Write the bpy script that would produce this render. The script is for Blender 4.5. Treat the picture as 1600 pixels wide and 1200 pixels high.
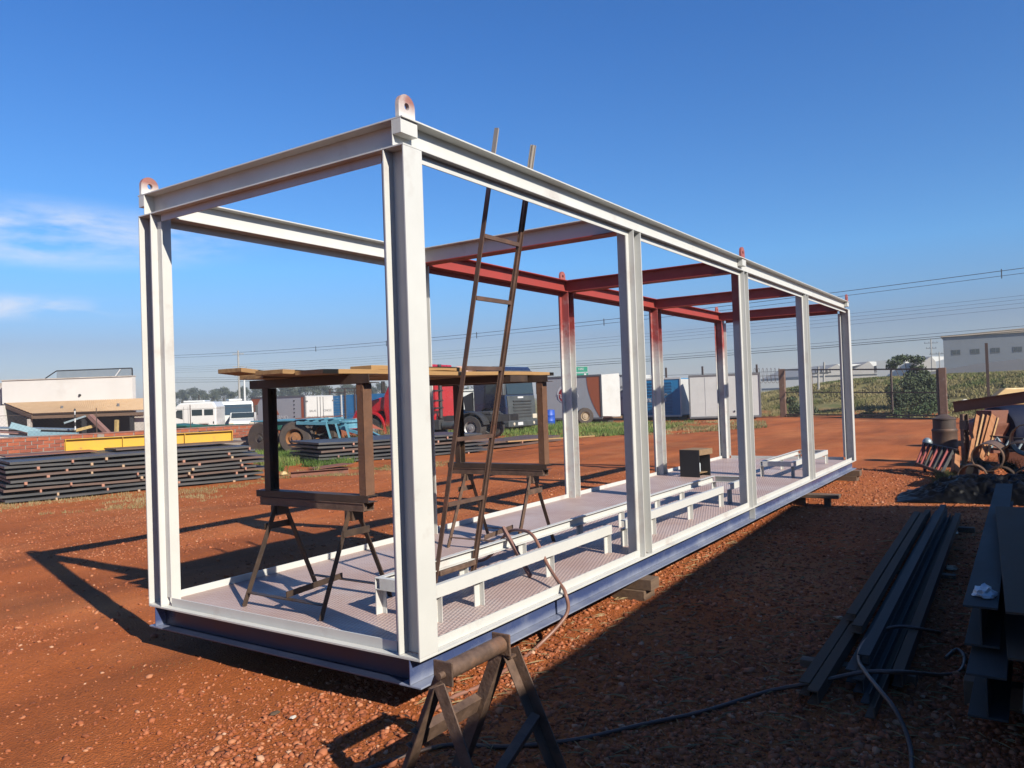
import bpy, bmesh, math, random
import numpy as np
from mathutils import Vector, Matrix, Euler
random.seed(7)
rng = np.random.default_rng(7)
R = math.radians
S = bpy.context.scene
COL = S.collection
for o in list(bpy.data.objects):
    bpy.data.objects.remove(o)

# ------------------------------------------------------------------ camera
CAM = np.array([-3.0963, -2.7009, 1.6684])
YAW, PITCH, ROLL, FPX = R(33.726), R(0.95), R(-2.009), 1219.566
_f = np.array([math.cos(YAW)*math.cos(PITCH), math.sin(YAW)*math.cos(PITCH), math.sin(PITCH)])
_r = np.array([math.sin(YAW), -math.cos(YAW), 0.0])
_u = np.cross(_r, _f)
_r2 = math.cos(ROLL)*_r + math.sin(ROLL)*_u
_u2 = -math.sin(ROLL)*_r + math.cos(ROLL)*_u
cd = bpy.data.cameras.new('camera')
cam = bpy.data.objects.new('camera', cd)
COL.objects.link(cam)
m = Matrix.Identity(4)
for i in range(3):
    m[i][0], m[i][1], m[i][2], m[i][3] = _r2[i], _u2[i], -_f[i], CAM[i]
cam.matrix_world = m
cd.sensor_fit = 'HORIZONTAL'; cd.sensor_width = 36.0
cd.lens = 36.0*FPX/1600.0
cd.clip_start = 0.05; cd.clip_end = 6000
S.camera = cam

# ------------------------------------------------------------------ light
SUN_EL, SUN_PHI = R(32.0), R(16.0)
SUN_DIR = Vector((math.sin(SUN_PHI)*math.cos(SUN_EL), math.cos(SUN_PHI)*math.cos(SUN_EL), -math.sin(SUN_EL)))
sd = bpy.data.lights.new('sun', 'SUN'); sd.energy = 5.0; sd.angle = R(0.53); sd.color = (1.0, 0.93, 0.80)
so = bpy.data.objects.new('sun', sd); COL.objects.link(so)
so.rotation_euler = SUN_DIR.to_track_quat('-Z', 'Y').to_euler(); so.location = (-20, -60, 40)

W = bpy.data.worlds.new('World'); S.world = W; W.use_nodes = True
nt = W.node_tree; nt.nodes.clear()
def N(nt, t, **k):
    n = nt.nodes.new(t)
    for a, b in k.items():
        if a == 'inp':
            for i, v in b.items(): n.inputs[i].default_value = v
        else: setattr(n, a, b)
    return n
sky = N(nt, 'ShaderNodeTexSky', sky_type='NISHITA', sun_disc=False, sun_elevation=SUN_EL)
_az = math.atan2(-SUN_DIR.x, -SUN_DIR.y)          # azimuth of the sun from +Y towards +X
sky.sun_rotation = _az
sky.altitude = 600; sky.air_density = 1.0; sky.dust_density = 0.5; sky.ozone_density = 1.6
bg = N(nt, 'ShaderNodeBackground'); bg.inputs['Strength'].default_value = 0.060
ow = N(nt, 'ShaderNodeOutputWorld')
# thin high clouds: streaky noise on the direction, gathered in one low bank
tc = N(nt, 'ShaderNodeTexCoord')
mp = N(nt, 'ShaderNodeMapping'); mp.inputs['Scale'].default_value = (5.5, 5.5, 22.0)
nz = N(nt, 'ShaderNodeTexNoise', inp={'Scale': 1.6, 'Detail': 7.0, 'Roughness': 0.58, 'Distortion': 0.25})
nt.links.new(tc.outputs['Generated'], mp.inputs['Vector']); nt.links.new(mp.outputs['Vector'], nz.inputs['Vector'])
def cloud_mask(px, py, sx, sz):
    d = _f + (px-800)/FPX*_r2 - (py-600)/FPX*_u2
    d = d/np.linalg.norm(d)
    sub = N(nt, 'ShaderNodeVectorMath', operation='SUBTRACT'); sub.inputs[1].default_value = tuple(d)
    nt.links.new(tc.outputs['Generated'], sub.inputs[0])
    mul = N(nt, 'ShaderNodeVectorMath', operation='MULTIPLY'); mul.inputs[1].default_value = (1/sx, 1/sx, 1/sz)
    nt.links.new(sub.outputs[0], mul.inputs[0])
    ln = N(nt, 'ShaderNodeVectorMath', operation='LENGTH'); nt.links.new(mul.outputs[0], ln.inputs[0])
    mr = N(nt, 'ShaderNodeMapRange', inp={1: 0.25, 2: 1.0, 3: 1.0, 4: 0.0}); mr.interpolation_type = 'SMOOTHSTEP'
    nt.links.new(ln.outputs['Value'], mr.inputs[0])
    return mr.outputs[0]
a1 = cloud_mask(20, 362, 0.30, 0.046); a2 = cloud_mask(-40, 478, 0.20, 0.020)
mx = N(nt, 'ShaderNodeMath', operation='MAXIMUM'); nt.links.new(a1, mx.inputs[0]); nt.links.new(a2, mx.inputs[1])
mx3 = N(nt, 'ShaderNodeMath', operation='MAXIMUM'); nt.links.new(mx.outputs[0], mx3.inputs[0]); mx3.inputs[1].default_value = 0.0
cr = N(nt, 'ShaderNodeMapRange', inp={1: 0.38, 2: 0.62, 3: 0.0, 4: 0.85}); nt.links.new(nz.outputs['Fac'], cr.inputs[0])
cm = N(nt, 'ShaderNodeMath', operation='MULTIPLY'); nt.links.new(cr.outputs[0], cm.inputs[0]); nt.links.new(mx3.outputs[0], cm.inputs[1])
mixc = N(nt, 'ShaderNodeMixRGB'); mixc.inputs[2].default_value = (6.6, 7.4, 9.0, 1)
hs = N(nt, 'ShaderNodeHueSaturation', inp={'Saturation': 1.0, 'Value': 1.0})
sep = N(nt, 'ShaderNodeSeparateXYZ'); nt.links.new(tc.outputs['Generated'], sep.inputs[0])
rmp = N(nt, 'ShaderNodeValToRGB'); e = rmp.color_ramp.elements
e[0].position = 0.0; e[0].color = (.60, .60, .76, 1); e[1].position = 1.0; e[1].color = (.34, .80, 1.42, 1)
for z_, c_ in ((.075, (.555, .60, .80)), (.11, (.56, .77, 1.06)), (.165, (.55, .97, 1.37)), (.42, (.41, .90, 1.52))):
    q_ = e.new(z_); q_.color = (*c_, 1)
nt.links.new(sep.outputs['Z'], rmp.inputs[0])
tint = N(nt, 'ShaderNodeMixRGB', blend_type='MULTIPLY'); tint.inputs[0].default_value = 1.0
nt.links.new(sky.outputs[0], tint.inputs[1]); nt.links.new(rmp.outputs[0], tint.inputs[2]); nt.links.new(tint.outputs[0], hs.inputs['Color']); nt.links.new(hs.outputs[0], mixc.inputs[1]); nt.links.new(cm.outputs[0], mixc.inputs[0])
nt.links.new(mixc.outputs[0], bg.inputs['Color']); nt.links.new(bg.outputs[0], ow.inputs['Surface'])

S.view_settings.view_transform = 'Standard'; S.view_settings.look = 'None'
S.view_settings.exposure = 0.85; S.view_settings.gamma = 1.0
S.render.engine = 'CYCLES'
S.cycles.max_bounces = 6; S.cycles.use_denoising = True

# ------------------------------------------------------------------ where a point of the photo lies in the yard
def ray(x, y): return (x-800)/FPX*_r2 - (y-600)/FPX*_u2 + _f
def G(x, y, z=0.0):
    d = ray(x, y); return Vector(CAM + (z-CAM[2])/d[2]*d)
def D(x, y, dep): return Vector(CAM + dep*ray(x, y))
FWD = Vector((math.cos(YAW), math.sin(YAW), 0)); RGT = Vector((math.sin(YAW), -math.cos(YAW), 0))
FACE = YAW - math.pi/2          # local +x = rightwards in the view, local +y = away

# ------------------------------------------------------------------ materials
ALB = .60      # the photograph is exposed about half a stop over: base colours sit lower, exposure higher
def mat(name, c1, c2=None, scale=6, rough=0.6, metal=0.0, bump=0.0, bscale=60, c3=None, s3=2.0, t3=(0.55, 0.7), spec=0.5, stretch=None, detail=5, coat=0.0):
    kk = lambda c: None if c is None else tuple(ALB*x for x in c)
    c1, c2, c3 = kk(c1), kk(c2), kk(c3)
    mm = bpy.data.materials.new(name); mm.use_nodes = True
    t = mm.node_tree; b = t.nodes['Principled BSDF']
    b.inputs['Roughness'].default_value = rough; b.inputs['Metallic'].default_value = metal
    b.inputs['Specular IOR Level'].default_value = spec; b.inputs['Coat Weight'].default_value = coat
    c1 = (*c1, 1)
    tcn = N(t, 'ShaderNodeTexCoord'); vec = tcn.outputs['Object']
    if stretch:
        mpn = N(t, 'ShaderNodeMapping'); mpn.inputs['Scale'].default_value = stretch
        t.links.new(vec, mpn.inputs[0]); vec = mpn.outputs[0]
    last = None
    if c2 is not None:
        n = N(t, 'ShaderNodeTexNoise', inp={'Scale': scale, 'Detail': detail, 'Roughness': 0.6}); t.links.new(vec, n.inputs['Vector'])
        mr = N(t, 'ShaderNodeMapRange', inp={1: 0.32, 2: 0.68}); t.links.new(n.outputs['Fac'], mr.inputs[0])
        mi = N(t, 'ShaderNodeMixRGB'); mi.inputs[1].default_value = c1; mi.inputs[2].default_value = (*c2, 1)
        t.links.new(mr.outputs[0], mi.inputs[0]); last = mi.outputs[0]
        if c3 is not None:
            n3 = N(t, 'ShaderNodeTexNoise', inp={'Scale': s3, 'Detail': 6.0, 'Roughness': 0.65}); t.links.new(vec, n3.inputs['Vector'])
            m3 = N(t, 'ShaderNodeMapRange', inp={1: t3[0], 2: t3[1]}); t.links.new(n3.outputs['Fac'], m3.inputs[0])
            mi3 = N(t, 'ShaderNodeMixRGB'); mi3.inputs[2].default_value = (*c3, 1)
            t.links.new(last, mi3.inputs[1]); t.links.new(m3.outputs[0], mi3.inputs[0]); last = mi3.outputs[0]
        t.links.new(last, b.inputs['Base Color'])
        rr = N(t, 'ShaderNodeMapRange', inp={1: 0.3, 2: 0.7, 3: max(0.05, rough-0.1), 4: min(1, rough+0.12)})
        t.links.new(n.outputs['Fac'], rr.inputs[0]); t.links.new(rr.outputs[0], b.inputs['Roughness'])
    else:
        b.inputs['Base Color'].default_value = c1
    if bump:
        nb = N(t, 'ShaderNodeTexNoise', inp={'Scale': bscale, 'Detail': 4.0}); t.links.new(vec, nb.inputs['Vector'])
        bu = N(t, 'ShaderNodeBump', inp={'Strength': bump, 'Distance': 0.02}); t.links.new(nb.outputs['Fac'], bu.inputs['Height'])
        t.links.new(bu.outputs[0], b.inputs['Normal'])
    mm['out'] = 1
    return mm
def zfade(mm, col, z0, z1, axis='Z', wob=0.25, wscale=3.0, only=None):
    """mix another paint over a material along an object axis, with a cloudy edge (spray overlap)"""
    t = mm.node_tree; b = t.nodes['Principled BSDF']
    tcn = N(t, 'ShaderNodeTexCoord'); sx = N(t, 'ShaderNodeSeparateXYZ'); t.links.new(tcn.outputs['Object'], sx.inputs[0])
    n = N(t, 'ShaderNodeTexNoise', inp={'Scale': wscale, 'Detail': 8.0, 'Roughness': .7}); t.links.new(tcn.outputs['Object'], n.inputs['Vector'])
    mr = N(t, 'ShaderNodeMapRange', inp={1: z0, 2: z1}); t.links.new(sx.outputs[axis], mr.inputs[0])
    ad = N(t, 'ShaderNodeMath', operation='MULTIPLY_ADD', inp={1: wob*2, 2: -wob}); t.links.new(n.outputs['Fac'], ad.inputs[0])
    s = N(t, 'ShaderNodeMath', operation='ADD', use_clamp=True); t.links.new(mr.outputs[0], s.inputs[0]); t.links.new(ad.outputs[0], s.inputs[1])
    if only is not None:
        lt = N(t, 'ShaderNodeMath', operation='LESS_THAN', inp={1: only[0]}); t.links.new(sx.outputs['X'], lt.inputs[0])
        gt = N(t, 'ShaderNodeMath', operation='GREATER_THAN', inp={1: only[1]}); t.links.new(sx.outputs['Y'], gt.inputs[0])
        l2 = N(t, 'ShaderNodeMath', operation='MULTIPLY'); t.links.new(lt.outputs[0], l2.inputs[0]); t.links.new(gt.outputs[0], l2.inputs[1]); lt = l2
        s0 = s; s = N(t, 'ShaderNodeMath', operation='MULTIPLY'); t.links.new(s0.outputs[0], s.inputs[0]); t.links.new(lt.outputs[0], s.inputs[1])
    mi = N(t, 'ShaderNodeMixRGB'); mi.inputs[2].default_value = (*[ALB*x for x in col], 1)
    bc = b.inputs['Base Color']
    if bc.is_linked:
        src = bc.links[0].from_socket; t.links.new(src, mi.inputs[1])
    else: mi.inputs[1].default_value = bc.default_value
    t.links.new(s.outputs[0], mi.inputs[0]); t.links.new(mi.outputs[0], bc)
    return mm

MT = {}
def defm(k, *a, **kw): MT[k] = mat(k, *a, **kw); return MT[k]
defm('white_paint', (.75, .745, .71), (.68, .675, .645), 3, .38, c3=(.50, .41, .365), s3=2.4, t3=(.57, .84))
defm('red_primer', (.42, .055, .04), (.34, .045, .035), 4, .6)
defm('navy_shaded', (.022, .03, .065), (.03, .04, .08), 3, .35)  # same navy paint without overspray, darkened as the cross beams lie in shade
defm('navy_paint', (.055, .08, .20), (.065, .095, .22), 3, .28, c3=(.13, .16, .28), s3=1.2, t3=(.52, .75), stretch=(.5, 1, 1))
zfade(MT['navy_paint'], (.44, .47, .55), .062, -.035, wob=.75, wscale=1.5)
defm('fade_column', (.75, .745, .71), (.68, .675, .645), 3, .42)
zfade(MT['fade_column'], (.40, .075, .065), 1.95, 2.40, wob=.75, wscale=9)
defm('half_red_column', (.75, .745, .71), (.68, .675, .645), 3, .42)
zfade(MT['half_red_column'], (.36, .05, .045), 2.22, 2.3, wob=.2, wscale=6, only=(-.188, -1.175))
defm('lug_paint', (.42, .17, .13), (.26, .13, .105), 14, .5, c3=(.62, .52, .49), s3=7, t3=(.5, .72))
zfade(MT['lug_paint'], (.80, .79, .76), 3.10, 3.02, wob=.2, wscale=8)
defm('red_lug_paint', (.45, .15, .12), (.34, .07, .06), 14, .55)
defm('dark_rust', (.062, .043, .034), (.11, .068, .046), 8, .55, metal=.3, bump=.12, c3=(.17, .085, .045), s3=3.5, t3=(.6, .75))
defm('brown_steel', (.11, .068, .048), (.215, .13, .09), 16, .6, metal=.15, bump=.2, c3=(.24, .11, .055), s3=4, t3=(.55, .72))
defm('rusty_post', (.155, .075, .042), (.215, .10, .052), 9, .7, metal=.1, bump=.2, c3=(.09, .055, .04), s3=4, t3=(.55, .75))
defm('red_rust', (.20, .075, .045), (.28, .10, .055), 6, .75, bump=.15, c3=(.12, .05, .035), s3=3)
defm('mill_steel', (.062, .055, .050), (.088, .080, .072), 5, .75, metal=.0, spec=.25, bump=.06, c3=(.10, .06, .045), s3=2.2, t3=(.6, .8), stretch=(.3, 1, 1))
defm('mill_brown', (.120, .076, .048), (.15, .10, .066), 5, .85, metal=.0, spec=.2, bump=.06, c3=(.16, .09, .06), s3=2.0, t3=(.6, .8), stretch=(.3, 1, 1))
defm('plate_steel', (.072, .074, .08), (.11, .105, .102), 3, .5, metal=.35, bump=.06, c3=(.17, .13, .10), s3=1.1, t3=(.58, .75), stretch=(.25, 1, 1))
defm('plate_brown', (.13, .085, .068), (.18, .11, .085), 3, .6, metal=.25, bump=.06, c3=(.10, .08, .075), s3=1.4)
defm('new_wood', (.50, .29, .11), (.40, .22, .085), 9, .7, bump=.15, stretch=(.4, 6, 6))
defm('plank_wood', (.47, .28, .11), (.30, .165, .07), 5, .75, bump=.2, stretch=(.35, 5, 5), c3=(.13, .08, .05), s3=2.2, t3=(.55, .72))
defm('old_wood', (.14, .085, .052), (.21, .13, .08), 6, .8, bump=.25, stretch=(.5, 6, 6))
defm('spacer_wood', (.62, .46, .30), (.48, .29, .17), 12, .8)
defm('spacer_pink', (.55, .28, .20), (.42, .19, .12), 12, .8)
defm('stool_wood', (.33, .21, .11), (.24, .15, .075), 6, .8, bump=.2, stretch=(5, .5, 5))
defm('stool_black', (.016, .015, .015), (.03, .027, .024), 6, .6)
defm('hose_rubber', (.33, .16, .11), (.26, .12, .085), 10, .5)
defm('dark_hose', (.095, .055, .042), (.13, .075, .055), 10, .5)
defm('yellow_paint', (.78, .44, .025), (.70, .37, .02), 3, .45, c3=(.40, .20, .06), s3=4, t3=(.62, .75))
defm('green_paint', (.02, .115, .085), (.03, .15, .11), 4, .5)
defm('teal_paint', (.10, .30, .40), (.13, .36, .46), 5, .5, c3=(.20, .42, .52), s3=3)
defm('truck_white', (.80, .80, .78), (.74, .74, .71), 1.5, .3, coat=.3)
defm('truck_red', (.55, .012, .018), (.48, .012, .016), 1.5, .28, coat=.5)
defm('truck_navy', (.018, .026, .065), (.024, .033, .08), 1.5, .22, coat=.6)
defm('truck_grey', (.06, .068, .07), (.09, .097, .097), 3, .5)
defm('black_plastic', (.022, .022, .023), (.04, .038, .036), 5, .6)
defm('chassis_black', (.035, .036, .038), (.06, .056, .052), 5, .65)
defm('tyre_rubber', (.055, .042, .036), (.10, .072, .055), 4, .85, bump=.15)
defm('tyre_dark', (.03, .028, .027), (.06, .05, .045), 4, .85, bump=.15)
defm('rim_orange', (.38, .17, .06), (.28, .12, .05), 6, .6)
defm('rim_cream', (.52, .40, .26), (.40, .28, .17), 6, .6)
defm('rim_steel', (.55, .55, .54), (.45, .45, .44), 6, .4, metal=.6)
defm('glass', (.035, .05, .055), None, rough=.08, spec=.8)
defm('lamp_glass', (.75, .66, .52), None, rough=.15, spec=.8)
defm('orange_lamp', (.75, .22, .03), None, rough=.25)
defm('red_lamp', (.45, .02, .03), None, rough=.25)
defm('plate_white', (.75, .75, .75), None, rough=.5)
defm('mirror_chrome', (.6, .62, .62), None, rough=.15, metal=.9)
defm('box_grey', (.50, .51, .53), (.46, .47, .49), 1.2, .5)
defm('box_white', (.68, .68, .66), (.60, .60, .58), 1.5, .55, c3=(.58, .55, .50), s3=1.1, t3=(.6, .78))
defm('sweep_orange', (.50, .13, .045), (.46, .12, .04), 2, .5)
defm('badge_red', (.40, .035, .03), None, rough=.5)
defm('badge_white', (.8, .8, .8), None, rough=.5)
defm('container_blue', (.012, .20, .45), (.02, .25, .52), 3, .5, c3=(.015, .14, .32), s3=2)
defm('truck_blue', (.02, .15, .36), (.03, .19, .43), 3, .55)
defm('print_black', (.03, .03, .03), None, rough=.6)
defm('print_grey', (.16, .16, .17), None, rough=.6)
defm('wall_white', (.80, .77, .73), (.74, .71, .67), .8, .85, c3=(.66, .61, .56), s3=.5, t3=(.58, .8))
defm('wall_dirty', (.62, .57, .52), (.48, .43, .38), 2, .9, c3=(.34, .29, .25), s3=1.5)
defm('roof_tile', (.72, .50, .30), (.64, .43, .25), 3, .85)
defm('inside_shade', (.02, .02, .022), None, rough=.9)  # near-black colour carries the shade under the lean-to roof
defm('brick_orange', (.46, .13, .055), (.36, .095, .045), 9, .9, bump=.2)
defm('brick_red', (.34, .095, .05), (.27, .075, .042), 9, .9, bump=.2)
defm('mortar', (.34, .29, .25), (.26, .22, .19), 9, .95, bump=.2)
defm('concrete', (.36, .33, .29), (.28, .25, .22), 6, .9, bump=.2, c3=(.36, .18, .11), s3=2)
defm('pole_concrete', (.45, .43, .40), (.38, .36, .33), 3, .9)
defm('rust_post', (.19, .10, .065), (.14, .075, .05), 6, .85, bump=.2, c3=(.33, .28, .23), s3=2, t3=(.55, .7))
defm('gate_steel', (.065, .045, .037), (.10, .06, .045), 6, .7)
defm('net_grey', (.16, .18, .20), (.20, .22, .24), 3, .9)
defm('galv_sheet', (.34, .42, .46), (.26, .33, .37), 3, .45, metal=.4)
defm('blue_sheet', (.28, .45, .52), (.22, .37, .44), 4, .5)
defm('pink_rust', (.33, .18, .15), (.25, .12, .095), 5, .8)
defm('post_yellow', (.60, .43, .17), (.5, .34, .13), 5, .8)
defm('warehouse_grey', (.225, .25, .285), (.205, .23, .265), .3, .7)
defm('warehouse_roof', (.62, .50, .36), (.56, .44, .32), .4, .7)
defm('warehouse_white', (.78, .78, .76), (.72, .72, .70), .2, .7)
defm('factory_grey', (.38, .36, .33), (.34, .32, .30), .2, .8)
defm('asphalt', (.115, .108, .10), (.14, .13, .12), 1, .9)
defm('sign_blue', (.02, .10, .55), None, rough=.5)
defm('sign_green', (.0, .28, .17), None, rough=.5)
defm('tarp_black', (.004, .004, .0045), (.006, .006, .0065), 6, .40, spec=.07)
defm('tarp_yellow', (.66, .46, .20), (.60, .40, .17), 3, .6)
defm('drum_blue', (.006, .011, .034), (.009, .015, .045), 3, .75, spec=.15)
defm('drum_rust', (.085, .058, .046), (.15, .085, .058), 4, .6, metal=.3, bump=.1, c3=(.24, .12, .07), s3=2.5)
defm('leaning_wood', (.42, .17, .05), (.32, .12, .035), 6, .75, stretch=(3, 3, .4))
defm('rack_red', (.33, .055, .05), (.25, .045, .04), 6, .6)
defm('bag_white', (.70, .76, .80), (.6, .66, .70), 12, .35)
defm('litter_white', (.78, .74, .66), (.66, .60, .52), 30, .8)
defm('wire_black', (.04, .045, .055), None, rough=.7)
defm('leaf_dark', (.048, .075, .026), (.075, .105, .038), 2.5, .75)
defm('leaf_hazy', (.075, .095, .06), (.105, .125, .08), .5, .85)  # far foliage, haze of the distance lightened into the colour
defm('leaf_mid', (.06, .10, .028), (.085, .13, .035), 2.5, .75)
defm('bark', (.10, .075, .055), (.15, .11, .08), 6, .9, bump=.3)
defm('grass_green', (.10, .17, .035), (.16, .21, .055), 3, .8)
defm('grass_dry', (.30, .235, .10), (.21, .185, .07), 2, .85)
defm('straw', (.40, .30, .15), (.30, .21, .10), 3, .85)
defm('cloth_pink', (.62, .45, .42), (.52, .34, .31), 20, .8)
defm('shed_steel', (.12, .12, .125), (.09, .09, .095), 1, .7)

# diamond plate: overspray of white on red primer with rows of raised lozenges
def deck_mat():
    mm = mat('deck_primer', (.70, .58, .53), (.56, .42, .375), 1.3, .5, c3=(.70, .66, .63), s3=.9, t3=(.55, .75))
    t = mm.node_tree; b = t.nodes['Principled BSDF']
    tcn = N(t, 'ShaderNodeTexCoord')
    mpn = N(t, 'ShaderNodeMapping'); mpn.inputs['Scale'].default_value = (1, 1, 0); t.links.new(tcn.outputs['Object'], mpn.inputs[0])
    hs_ = []
    for rot in (R(45), R(-45)):
        m2 = N(t, 'ShaderNodeMapping'); m2.inputs['Rotation'].default_value = (0, 0, rot); m2.inputs['Scale'].default_value = (17, 50, 1)
        t.links.new(mpn.outputs[0], m2.inputs[0])
        v = N(t, 'ShaderNodeTexVoronoi', inp={'Scale': 1.0, 'Randomness': 0.0}); t.links.new(m2.outputs[0], v.inputs['Vector'])
        r_ = N(t, 'ShaderNodeMapRange', inp={1: .42, 2: .2}); t.links.new(v.outputs['Distance'], r_.inputs[0]); hs_.append(r_.outputs[0])
    ck = N(t, 'ShaderNodeTexChecker', inp={'Scale': 32.0, 'Color1': (1, 1, 1, 1), 'Color2': (0, 0, 0, 1)}); t.links.new(mpn.outputs[0], ck.inputs[0])
    mi = N(t, 'ShaderNodeMix'); t.links.new(ck.outputs['Fac'], mi.inputs[0]); t.links.new(hs_[0], mi.inputs[2]); t.links.new(hs_[1], mi.inputs[3])
    bu = N(t, 'ShaderNodeBump', inp={'Strength': .8, 'Distance': .006}); t.links.new(mi.outputs[0], bu.inputs['Height']); t.links.new(bu.outputs[0], b.inputs['Normal'])
    src = b.inputs['Base Color'].links[0].from_socket
    m3 = N(t, 'ShaderNodeMixRGB', blend_type='MULTIPLY'); m3.inputs[2].default_value = (.80, .66, .64, 1)
    inv = N(t, 'ShaderNodeMapRange', inp={1: 0, 2: 1, 3: .75, 4: 0}); t.links.new(mi.outputs[0], inv.inputs[0])
    t.links.new(inv.outputs[0], m3.inputs[0]); t.links.new(src, m3.inputs[1]); t.links.new(m3.outputs[0], b.inputs['Base Color'])
    return mm
MT['deck_primer'] = deck_mat()

# ------------------------------------------------------------------ mesh builder
ZV = Vector((0, 0, 1))
def frame(p0, p1, up=None):
    a = (Vector(p1)-Vector(p0)); L = a.length; a = a/L
    u = Vector(up) if up is not None else (ZV if abs(a.z) < .95 else Vector((1, 0, 0)))
    s = a.cross(u).normalized(); u = s.cross(a).normalized()
    return a, s, u, L
class MB:
    def __init__(s): s.v = []; s.f = []
    def add(s, vs, fs):
        n = len(s.v); s.v += [tuple(v) for v in vs]; s.f += [tuple(i+n for i in f) for f in fs]; return s
    def hexa(s, p): return s.add(p, [(0, 3, 2, 1), (4, 5, 6, 7), (0, 1, 5, 4), (1, 2, 6, 5), (2, 3, 7, 6), (3, 0, 4, 7)])
    def box(s, x0, x1, y0, y1, z0, z1):
        return s.hexa([(x0, y0, z0), (x1, y0, z0), (x1, y1, z0), (x0, y1, z0), (x0, y0, z1), (x1, y0, z1), (x1, y1, z1), (x0, y1, z1)])
    def bar(s, p0, p1, w, h, up=None, os=0, ou=0, taper=1.0):
        a, sd_, u, L = frame(p0, p1, up); p0, p1 = Vector(p0), Vector(p1); r = []
        for p, k in ((p0, 1), (p1, taper)):
            c = p+sd_*os+u*ou
            r += [c-sd_*w/2*k-u*h/2*k, c+sd_*w/2*k-u*h/2*k, c+sd_*w/2*k+u*h/2*k, c-sd_*w/2*k+u*h/2*k]
        return s.hexa(r)
    def hbeam(s, p0, p1, d, bf, tw, tf, up):
        s.bar(p0, p1, bf, tf, up, ou=d/2-tf/2); s.bar(p0, p1, bf, tf, up, ou=-d/2+tf/2)
        return s.bar(p0, p1, tw, d-2*tf-.001, up)
    def channel(s, p0, p1, h, w, t, up, side=1):
        # web on the far side (side*w/2), flanges pointing back
        s.bar(p0, p1, t, h, up, os=side*(w/2-t/2))
        s.bar(p0, p1, w-t-.0005, t, up, os=-side*t/2, ou=h/2-t/2-.0004)
        return s.bar(p0, p1, w-t-.0005, t, up, os=-side*t/2, ou=-h/2+t/2+.0004)
    def angle(s, p0, p1, w, h, t, up, sw=1, su=1):
        s.bar(p0, p1, t, h, up, os=sw*(w/2-t/2))
        return s.bar(p0, p1, w-t-.0005, t, up, os=-sw*t/2, ou=su*(h/2-t/2-.0004))
    def cyl(s, p0, p1, r0, r1=None, n=16, cap=True):
        r1 = r0 if r1 is None else r1; a, sd_, u, L = frame(p0, p1); p0, p1 = Vector(p0), Vector(p1)
        vs = []
        for p, r in ((p0, r0), (p1, r1)):
            vs += [p+(sd_*math.cos(2*math.pi*i/n)+u*math.sin(2*math.pi*i/n))*r for i in range(n)]
        fs = [(i, (i+1) % n, n+(i+1) % n, n+i) for i in range(n)]
        if cap: fs += [tuple(range(n-1, -1, -1)), tuple(range(n, 2*n))]
        return s.add(vs, fs)
    def ring(s, p0, p1, ro, ri, n=24):
        """open pipe / annulus"""
        a, sd_, u, L = frame(p0, p1); p0, p1 = Vector(p0), Vector(p1); vs = []
        for p, r in ((p0, ro), (p1, ro), (p1, ri), (p0, ri)):
            vs += [p+(sd_*math.cos(2*math.pi*i/n)+u*math.sin(2*math.pi*i/n))*r for i in range(n)]
        fs = []
        for k in range(4):
            k2 = (k+1) % 4
            fs += [(k*n+i, k*n+(i+1) % n, k2*n+(i+1) % n, k2*n+i) for i in range(n)]
        return s.add(vs, fs)
    def lathe(s, c, axis, prof, n=24):
        """prof: (r, h) pairs along axis"""
        c = Vector(c); a, sd_, u, L = frame(c, c+Vector(axis)); vs = []; fs = []
        for r, h in prof:
            vs += [c+a*h+(sd_*math.cos(2*math.pi*i/n)+u*math.sin(2*math.pi*i/n))*r for i in range(n)]
        for k in range(len(prof)-1):
            fs += [(k*n+i, k*n+(i+1) % n, (k+1)*n+(i+1) % n, (k+1)*n+i) for i in range(n)]
        return s.add(vs, fs)
    def tube(s, pts, r, n=8):
        pts = [Vector(p) for p in pts]; vs = []; fs = []; pu = None
        for i, p in enumerate(pts):
            a = (pts[min(i+1, len(pts)-1)]-pts[max(i-1, 0)]).normalized()
            u = (ZV if abs(a.z) < .9 else Vector((1, 0, 0))) if pu is None else pu
            sd_ = a.cross(u).normalized(); u = sd_.cross(a).normalized(); pu = u
            vs += [p+(sd_*math.cos(2*math.pi*k/n)+u*math.sin(2*math.pi*k/n))*r for k in range(n)]
        for i in range(len(pts)-1):
            fs += [(i*n+k, i*n+(k+1) % n, (i+1)*n+(k+1) % n, (i+1)*n+k) for k in range(n)]
        fs += [tuple(range(n-1, -1, -1)), tuple(range((len(pts)-1)*n, len(pts)*n))]
        return s.add(vs, fs)
    def prism(s, poly, y0, y1, fn=None):
        """polygon in x,z extruded along y"""
        fn = fn or (lambda x, y, z: (x, y, z)); n = len(poly)
        vs = [fn(x, y0, z) for x, z in poly]+[fn(x, y1, z) for x, z in poly]
        return s.add(vs, [tuple(range(n)), tuple(range(2*n-1, n-1, -1))]+[(i+n, (i+1) % n+n, (i+1) % n, i) for i in range(n)])
    def mesh(s, name, smooth=False, inv=None):
        me = bpy.data.meshes.new(name)
        vs = s.v if inv is None else [tuple(inv @ Vector(v)) for v in s.v]
        me.from_pydata(vs, [], s.f)
        bm = bmesh.new(); bm.from_mesh(me); bmesh.ops.recalc_face_normals(bm, faces=bm.faces); bm.to_mesh(me); bm.free()
        if smooth:
            me.polygons.foreach_set('use_smooth', [True]*len(me.polygons))
            try: me.set_sharp_from_angle(angle=R(40))
            except Exception: pass
        return me
MW = {}
def mwof(o): return MW.get(o.name, Matrix.Identity(4)) if o is not None else Matrix.Identity(4)
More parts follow.
